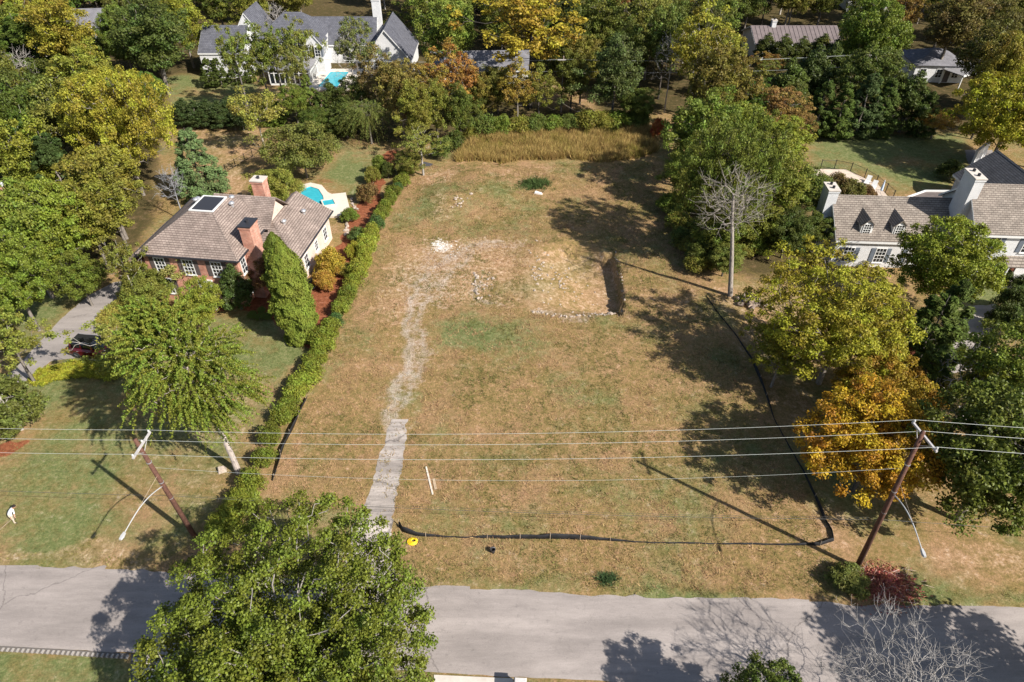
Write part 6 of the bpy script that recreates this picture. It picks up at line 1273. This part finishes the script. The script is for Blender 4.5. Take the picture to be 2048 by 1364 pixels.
# brush pile
x,y=G(1768,1172); rsn=np.random.RandomState(8); bp=empty('brush_pile',(x,y,hz(x,y)),0,'pile of dead red brown brush and twigs beside the road','brush pile')
n=420; c=rsn.randn(n,3)*np.array([1.0,.7,0]); c[:,2]=np.abs(rsn.randn(n))*.35*np.exp(-(c[:,0]**2/2.5+c[:,1]**2/1.5))+.08; d=unit(rsn.randn(n,3)*np.array([1,1,.35])); L=.3+.9*rsn.rand(n)
A=np.zeros((2*n,3)); A[0::2]=c-d*L[:,None]*.5; A[1::2]=c+d*L[:,None]*.5; A[:,2]=np.maximum(A[:,2],.02)
def sticks(name,A,rad,m,parent):
    mb=MB()
    for i in range(0,len(A),2): mb.tube([A[i],A[i+1]],[rad,rad*.5],4)
    o=mb.build(name,m,parent); o['kind']='stuff'; return o
sticks('twigs',A[:260],.02,mat('red_twig',(.38,.16,.09),.85,noise=.4),bp); sticks('pale_twigs',A[260:460],.018,mat('pale_twig',(.50,.36,.30),.9,noise=.3),bp)
n2=5200; p=rsn.randn(n2,3)*np.array([.85,.6,0]); p[:,2]=np.abs(rsn.randn(n2))*.35*np.exp(-(p[:,0]**2/2+p[:,1]**2/1.2))+.05; sz=.10+.14*rsn.rand(n2)
me=leaves_mesh('dead_leaves',p,rsn.randn(n2,3)+np.array([0,0,.6]),rsn.randn(n2,3),sz,sz*.5,rsn.rand(n2),rsn,LEAF); o=link(bpy.data.objects.new('dead_leaves',me),bp); o.color=(.42,.185,.105,1); o['kind']='stuff'
for k,(pp,w,L) in enumerate((((852,934),(864,988),.13),((866,958),(872,978),.2)) and (((852,934,866,989),.075,0),((867,958,872,979),.12,0))):
    a=G(pp[0],pp[1]); b=G(pp[2],pp[3]); d=Vector((b[0]-a[0],b[1]-a[1],0)); n_=Vector((-d.y,d.x,0)).normalized()*w; m=MB(); A_,B_=Vector((0,0,.01)),d+Vector((0,0,.01)); m.frustum([A_-n_*.7,B_-n_,B_+n_*.6,A_+n_],[A_-n_*.7+Vector((0,0,.05)),B_-n_+Vector((0,0,.05)),B_+n_*.6+Vector((0,0,.05)),A_+n_+Vector((0,0,.05))]); tag(m.build('plank',mat('pale_plank_%d'%k,((.62,.55,.46),(.40,.30,.20))[k],.9,noise=.25),loc=(a[0],a[1],hz(*a))),('long pale weathered plank lying in the grass beside the drive','short tan plank lying beside the long pale one')[k],'plank')
# stump by the ginkgo
x,y=G(444,942); st=empty('cut_stump',(x,y,hz(x,y)),R(30),'small pale rock stump beside the ginkgo trunk','rock'); m=MB(); m.frustum([(-.35,-.25,-.05),(.35,-.3,-.05),(.4,.25,-.05),(-.3,.3,-.05)],[(-.2,-.15,.35),(.2,-.2,.28),(.25,.15,.4),(-.2,.2,.45)]); m.build('rock_body',STONE,st,bevel=.06)

# ------------------------------------------------------------------ road edge, pavers, mailbox pillar
eg=empty('stone_edging',(*G(130,1299),0),0,'row of pale upright edging stones between lawn and road','edging'); O=eg.location
EM=MB().box(-.055,.055,-.13,.09,-.1,.14).mesh('edging_stone',mat('edging_pale',(.33,.30,.27),.85,noise=.2))
for k,(x,y) in enumerate(resample(GP([(-40,1291),(0,1294),(130,1301),(258,1309)]),.30)):
    o=bpy.data.objects.new('edging_stone',EM); link(o,eg); o.location=(x-O[0],y-O[1]-.16,0); o.rotation_euler=(0,0,random.uniform(-.1,.1)-.05); o.scale=(1,1,random.uniform(.85,1.1))
b=MB(); P=GP([(-40,1289),(0,1292),(130,1299),(258,1307)]); 
for (a,c) in zip(P[:-1],P[1:]): b.frustum([(a[0]-O[0],a[1]-.34-O[1],-.1),(c[0]-O[0],c[1]-.34-O[1],-.1),(c[0]-O[0],c[1]-.02-O[1],-.1),(a[0]-O[0],a[1]-.02-O[1],-.1)],[(a[0]-O[0],a[1]-.34-O[1],.05),(c[0]-O[0],c[1]-.34-O[1],.05),(c[0]-O[0],c[1]-.02-O[1],.05),(a[0]-O[0],a[1]-.02-O[1],.05)])
b.build('mortar_bed',mat('dark_mortar',(.13,.115,.10),.95),eg)
pvp=GP([(262,1308),(330,1310),(420,1320),(420,1420),(262,1420)]); pv=tag(sheet('paved_drive',pvp,.01,mat('paver_joint',(.10,.09,.08),.95),0,1.0),kind='structure')
PM=[MB().frustum([(-.19,-.095,0),(.19,-.095,0),(.19,.095,0),(-.19,.095,0)],[(-.175,-.08,.05),(.175,-.08,.05),(.175,.08,.05),(-.175,.08,.05)]).mesh('paver',mat('paver_stone_%d'%k,c,.85,noise=.2)) for k,c in enumerate(((.34,.32,.30),(.42,.39,.36),(.27,.26,.25)))]
x0,x1=min(p[0] for p in pvp),max(p[0] for p in pvp); y0,y1=min(p[1] for p in pvp),max(p[1] for p in pvp); cnt=0
for j,yy in enumerate(np.arange(y1-.12,y0,-.20)):
    for xx in np.arange(x0+.2+(.2 if j%2 else 0),x1,.40):
        if cnt<240 and in_poly(np.array([xx-.2]),np.array([yy]),pvp)[0] and in_poly(np.array([xx+.19]),np.array([yy+.1]),pvp)[0]:
            o=bpy.data.objects.new('paver',random.choice(PM)); link(o,pv); o.location=(xx,yy,.008+random.uniform(0,.012)); o.rotation_euler=(0,0,random.uniform(-.03,.03)); cnt+=1
x,y=G(1040,1358,1.25); mb=empty('mailbox_pillar',(x,y-.25,0),R(-3),'square grey stone mailbox pillar at the edge of the pavement','mailbox')
m=MB(); m.box(-.30,.30,-.30,.30,-.1,1.15); m.build('pillar',brick_mat('grey_stone_block',(.40,.37,.35),(.46,.43,.41),(.3,.28,.27),.3,.15),mb); m=MB(); m.frustum([(-.38,-.38,1.152),(.38,-.38,1.152),(.38,.38,1.152),(-.38,.38,1.152)],[(-.30,-.30,1.30),(.30,-.30,1.30),(.30,.30,1.30),(-.30,.30,1.30)]); m.build('cap_stone',mat('grey_cap',(.50,.47,.45),.8,noise=.15),mb)
m=MB(); m.box(-.14,.14,.30,.33,.72,.98); m.build('mailbox_door',BLACK,mb)

# ------------------------------------------------------------------ garden fences
def rail_fence(pts,label,h=1.2,sp=1.7,pick=.16):
    P=resample(pts,sp); x0,y0=P[0]; o=empty('metal_fence',(x0,y0,0),0,label,'fence')
    PMs=MB().box(-.04,.04,-.04,.04,-.1,h+.08).mesh('post',BLACK)
    for x,y in P: q=bpy.data.objects.new('post',PMs); link(q,o); q.location=(x-x0,y-y0,hz(x,y))
    for zz in (.12,h-.06):
        r=MB(); r.tube([(x-x0,y-y0,zz+hz(x,y)) for x,y in P],.022,4); r.build('rail',BLACK,o)
    k=MB()
    for x,y in resample(P,pick): k.tube([(x-x0,y-y0,.05+hz(x,y)),(x-x0,y-y0,h+hz(x,y))],.009,3,cap=False)
    q=k.build('pickets',BLACK,o); q['kind']='stuff'; return o
rail_fence(GP([(1640,338),(1668,338),(1700,344),(1728,356),(1750,370),(1770,386),(1784,400)]),'curved black metal fence round the pool patio',1.35)
rail_fence(GP([(452,345),(490,322),(520,303),(528,296)]),'short black metal fence across the dry back garden',1.1)
def lounger(px,py,rz,label):
    x,y=G(px,py); o=empty('lounge_chair',(x,y,.22),R(rz),label,'lounge chair','white loungers on the pool patio')
    m=MB()
    for k in range(9): m.box(-.3,.3,-.95+k*.13,-.84+k*.13,.30,.33)
    m.build('seat',TRIM,o); m=MB()
    for k in range(5): q=k*.13; m.frustum([(-.3,.25+q*.8,.32+q*.75),(.3,.25+q*.8,.32+q*.75),(.3,.33+q*.8,.40+q*.75),(-.3,.33+q*.8,.40+q*.75)],[(-.3,.23+q*.8,.35+q*.75),(.3,.23+q*.8,.35+q*.75),(.3,.31+q*.8,.43+q*.75),(-.3,.31+q*.8,.43+q*.75)])
    m.build('backrest',TRIM,o)
    for sx in (-1,1):
        m=MB(); m.box(sx*.31-.02,sx*.31+.02,-.98,.3,.26,.31); m.build('side_rail',TRIM,o)
        for yy in (-.9,.2): m=MB(); m.box(sx*.31-.022,sx*.31+.022,yy-.025,yy+.025,0,.258); m.build('leg',TRIM,o)
lounger(1733,369,-35,'white slatted lounger beside the curved fence, further from the umbrella'); lounger(1745,379,-35,'white slatted lounger beside the folded umbrella')
x,y=G(1757,396); um=empty('patio_umbrella',(x,y,.22),0,'folded pale blue patio umbrella on the pool patio','umbrella'); m=MB(); m.lathe([(.05,.75),(.17,.95),(.14,1.5),(.05,2.2),(.02,2.3)],10); m.build('canopy',mat('pale_blue_cloth',(.55,.65,.78),.8,noise=.15),um); m=MB(); m.lathe([(.02,.0),(.02,2.4)],6); m.build('pole',ALU,um); m=MB(); m.lathe([(.25,0),(.25,.06),(.08,.1)],12); m.build('base',CONCRETE,um)
# arbor post statue near the far pool
# ------------------------------------------------------------------ parked car
CARP=bpy.data.materials.new('dark_red_paint'); N,L_=nodes_of(CARP); b_=N['Principled BSDF']; b_.inputs['Base Color'].default_value=(.085,.004,.008,1); b_.inputs['Roughness'].default_value=.3; b_.inputs['Coat Weight'].default_value=.6; b_.inputs['Metallic'].default_value=.2
TYRE=mat('tyre_rubber',(.02,.02,.02),.85); RIM=mat('alloy_rim',(.35,.35,.36),.35,metal=.7); LAMPR=mat('red_lamp',(.35,.01,.01),.2); LAMPW=mat('clear_lamp',(.7,.7,.7),.15)
car=empty('parked_car',(-39.2,49.15,0),R(-9),'dark red suv with black roof parked on the grey driveway','car')
def loft(secs,m=None):
    mb=MB(); n=len(secs[0])
    for s in secs: mb.v+=[tuple(p) for p in s]
    for i in range(len(secs)-1):
        for k in range(n): k2=(k+1)%n; mb.f.append((i*n+k,i*n+k2,(i+1)*n+k2,(i+1)*n+k)); mb.m.append(0)
    mb.f.append(tuple(range(n-1,-1,-1))); mb.m.append(0); mb.f.append(tuple((len(secs)-1)*n+k for k in range(n))); mb.m.append(0); return mb
def csec(x,w,z0,z1,ch=.12): return [(x,-w+ch*.4,z0),(x,w-ch*.4,z0),(x,w,z0+ch),(x,w,z1-ch*1.6),(x,w-ch,z1),(x,-w+ch,z1),(x,-w,z1-ch*1.6),(x,-w,z0+ch)]
bd=loft([csec(-2.32,.72,.42,.86),csec(-2.22,.88,.32,1.02),csec(-1.6,.94,.26,1.08),csec(0,.95,.24,1.06),csec(1.0,.95,.24,1.06),csec(1.9,.92,.28,.98),csec(2.25,.84,.34,.88),csec(2.36,.66,.44,.74)]).build('body',CARP,car,smooth=False,bevel=.03)
loft([csec(-2.12,.74,1.03,1.08,.02),csec(-1.75,.72,1.04,1.58,.05),csec(-.2,.74,1.04,1.62,.05),csec(.45,.72,1.04,1.56,.05),csec(1.15,.74,1.02,1.07,.02)]).build('cabin_glass',GLASS,car)
m=MB(); m.frustum([(-1.86,-.66,1.585),(.4,-.66,1.575),(.4,.66,1.575),(-1.86,.66,1.585)],[(-1.78,-.60,1.68),(.30,-.60,1.665),(.30,.60,1.665),(-1.78,.60,1.68)]); m.build('roof',mat('black_roof',(.02,.02,.022),.12,spec=.6),car,bevel=.02)
for sy in (-1,1):
    for (xa,xb) in ((-1.86,-1.72),(-.78,-.68),(.30,.42)):
        m=MB(); m.frustum([(xa-.05,sy*.80-.02,1.05),(xb,sy*.80-.02,1.05),(xb,sy*.80+.02,1.05),(xa-.05,sy*.80+.02,1.05)],[(xa,sy*.69-.02,1.60),(xb-.05,sy*.69-.02,1.60),(xb-.05,sy*.69+.02,1.60),(xa,sy*.69+.02,1.60)]); m.build('pillar',CARP,car)
    m=MB(); m.box(.55,.72,sy*1.0-.1,sy*1.0+.1,1.06,1.2); m.build('mirror',CARP,car)
    m=MB(); m.tube([(-1.7,sy*.62,1.72),(.2,sy*.62,1.71)],.022,6); m.build('roof_rail',GALV,car)
    m=MB(); m.box(-2.31,-2.12,sy*.74-.13,sy*.74+.13,.80,.97); m.build('taillight',LAMPR,car); m=MB(); m.box(2.12,2.31,sy*.66-.14,sy*.66+.14,.66,.80); m.build('headlight',LAMPW,car)
    for xx in (-.12,-1.1): m=MB(); m.box(xx-.1,xx+.1,sy*.965-.012,sy*.965+.012,.84,.88); m.build('door_handle',GALV,car)
    for xx in (-1.42,1.42):
        w=empty('wheel',(0,0,0)); 
        t=MB(); t.lathe([(.24,-.11),(.34,-.11),(.36,-.07),(.36,.07),(.34,.11),(.24,.11)],20); t.xf(Matrix.Translation((xx,sy*.87,.36))@Matrix.Rotation(math.pi/2,4,'X')); bpy.data.objects.remove(w); ty=t.build('wheel',TYRE,car)
        t=MB(); t.lathe([(.05,.0),(.07,.10)],8); t.lathe([(.21,.0),(.245,.06),(.245,.10),(.22,.10),(.20,.05)],20)
        for q in range(5): a=q*1.2566; t.tube([(.05*math.cos(a),.05*math.sin(a),.09),(.22*math.cos(a),.22*math.sin(a),.08)],.028,4)
        t.xf(Matrix.Translation((xx,sy*.88,.36))@Matrix.Rotation(-sy*math.pi/2,4,'X')); t.build('rim',RIM,ty)
m=MB(); m.box(-2.36,-2.30,-.26,.26,.62,.74); m.build('number_plate',LAMPW,car)
m=MB(); m.box(2.30,2.385,-.5,.5,.46,.64); m.build('grille',BLACK,car)

# ------------------------------------------------------------------ person raking the front lawn
def person():
    fx,fy=G(30,1043); o=empty('person',(fx,fy,hz(fx,fy)),R(-72),'person in white shirt and beige trousers bending forward with a rake on the lawn','person')
    J={'pel':(0,0,.90,.135),'sp1':(0,.09,1.06,.13),'sp2':(0,.22,1.24,.145),'chest':(0,.34,1.34,.145),'neck':(0,.45,1.43,.058),'head1':(0,.51,1.48,.07),'head2':(0,.57,1.53,.10),'head3':(0,.62,1.57,.085)}
    E=[('pel','sp1'),('sp1','sp2'),('sp2','chest'),('chest','neck'),('neck','head1'),('head1','head2'),('head2','head3')]
    for s,n in ((-1,'l'),(1,'r')):
        J.update({n+'hip':(s*.11,-.02,.86,.098),n+'kn':(s*.17,.04+.05*s,.48,.066),n+'an':(s*.20,-.06+.10*s,.09,.045),n+'to':(s*.22,.12+.10*s,.035,.035),
                  n+'sh':(s*.18,.32,1.33,.062),n+'el':(s*.10+.16,.30-.06*s,1.06,.046),n+'wr':(.30+.03*s,.26-.12*s,.88,.034),n+'ha':(.36+.03*s,.24-.13*s,.83,.036)})
        E+=[('pel',n+'hip'),(n+'hip',n+'kn'),(n+'kn',n+'an'),(n+'an',n+'to'),('chest',n+'sh'),(n+'sh',n+'el'),(n+'el',n+'wr'),(n+'wr',n+'ha')]
        hx,hy,hzz,_=J[n+'ha']
        for f in range(5):
            a=(f-2)*.018; J[n+'f%da'%f]=(hx+a-s*.01,hy+.04-(.02 if f==0 else 0),hzz-.03,.010); J[n+'f%db'%f]=(hx+a-s*.02,hy+.055-(.03 if f==0 else 0),hzz-.065-.004*(f%3),.008); E+=[(n+'ha',n+'f%da'%f),(n+'f%da'%f,n+'f%db'%f)]
    ks=list(J); me=bpy.data.meshes.new('body'); me.from_pydata([J[k][:3] for k in ks],[(ks.index(a),ks.index(b)) for a,b in E],[])
    ob=bpy.data.objects.new('body_rig',me); COL.objects.link(ob); md=ob.modifiers.new('skin','SKIN'); md.use_smooth_shade=True
    for i,k in enumerate(ks): v=me.skin_vertices[0].data[i]; v.radius=(J[k][3],J[k][3]); v.use_root=(k=='pel')
    s2=ob.modifiers.new('sub','SUBSURF'); s2.levels=2; s2.render_levels=2
    dg=bpy.context.evaluated_depsgraph_get(); bme=bpy.data.meshes.new_from_object(ob.evaluated_get(dg)); bpy.data.objects.remove(ob)
    cols=[mat('skin',(.42,.24,.16),.6),mat('white_shirt',(.78,.78,.80),.85,noise=.06),mat('beige_trousers',(.52,.44,.34),.9,noise=.1),mat('dark_shoe',(.05,.04,.035),.7)]
    bme.materials.clear(); [bme.materials.append(c) for c in cols]
    P={k:Vector(J[k][:3]) for k in ks}
    def cls(c):
        k=min(ks,key=lambda q:(P[q]-c).length-J[q][3]*.6)
        if k in('neck','head1','head2','head3') or k[1:] in('ha','wr') or k[1:2]=='f': return 0
        if k[1:]=='to' or (k[1:]=='an' and c.z<.09): return 3
        if k in('pel',) : return 2 if c.z<.93 else 1
        if k[1:] in('hip','kn','an'): return 2
        return 1
    for p in bme.polygons: p.material_index=cls(p.center); p.use_smooth=True
    link(bpy.data.objects.new('body',bme),o)
    h=MB(); cz=Vector((0,.575,1.60)); h.lathe([(.02,-.02),(.115,-.015),(.122,.04),(.10,.085),(.05,.108),(.01,.112)],14,tuple(cz-Vector((0,0,.01)))); h.build('hair',mat('dark_hair',(.02,.015,.012),.7),o,smooth=True)
    f=MB(); hd=P['head2']; f.lathe([(.012,-.01),(.02,.0),(.008,.02)],6,(hd.x,hd.y+.085,hd.z-.075)); f.build('nose',cols[0],o)
    for sx in (-1,1):
        e=MB(); e.lathe([(.008,-.006),(.014,0),(.008,.006)],8,(sx*.035,hd.y+.10,hd.z-.045)); e.build('eye',BLACK,o); e=MB(); e.lathe([(.012,-.02),(.022,0),(.012,.025)],6,(sx*.102,hd.y,hd.z-.03)); e.build('ear',cols[0],o)
    e=MB(); e.box(-.028,.028,hd.y+.05,hd.y+.075,hd.z-.098,hd.z-.09); e.build('mouth',mat('lips',(.35,.14,.11),.6),o)
    # rake held in both hands (its own thing)
    M=Matrix.Translation(Vector(o.location))@Matrix.Rotation(R(-72),4,'Z'); a=M@(P['lha']+Vector((-.02,.03,-.04))); b=M@(P['rha']+Vector((-.02,.03,-.04)))
    d=(a-b); d.z=-.0; mid=(a+b)/2; gx_=Vector((-.80,-.55,0)).normalized(); end=Vector((mid.x+gx_.x*1.35,mid.y+gx_.y*1.35,.06)); r=empty('rake',(end.x,end.y,hz(end.x,end.y)),0,'long handled lawn rake held by the bending person','rake'); O=Vector(r.location)
    top=mid+(mid-end).normalized()*.25; q=MB(); q.tube([end-O,top-O],.016,6); q.build('handle',STAKE,r); q=MB(); sd_=Vector((-gx_.y,gx_.x,0))
    for k in range(-5,6): q.tube([end-O,end-O+gx_*.32+sd_*k*.055+Vector((0,0,-.04))],.006,3)
    q.build('tines',BLACK,r)
person()
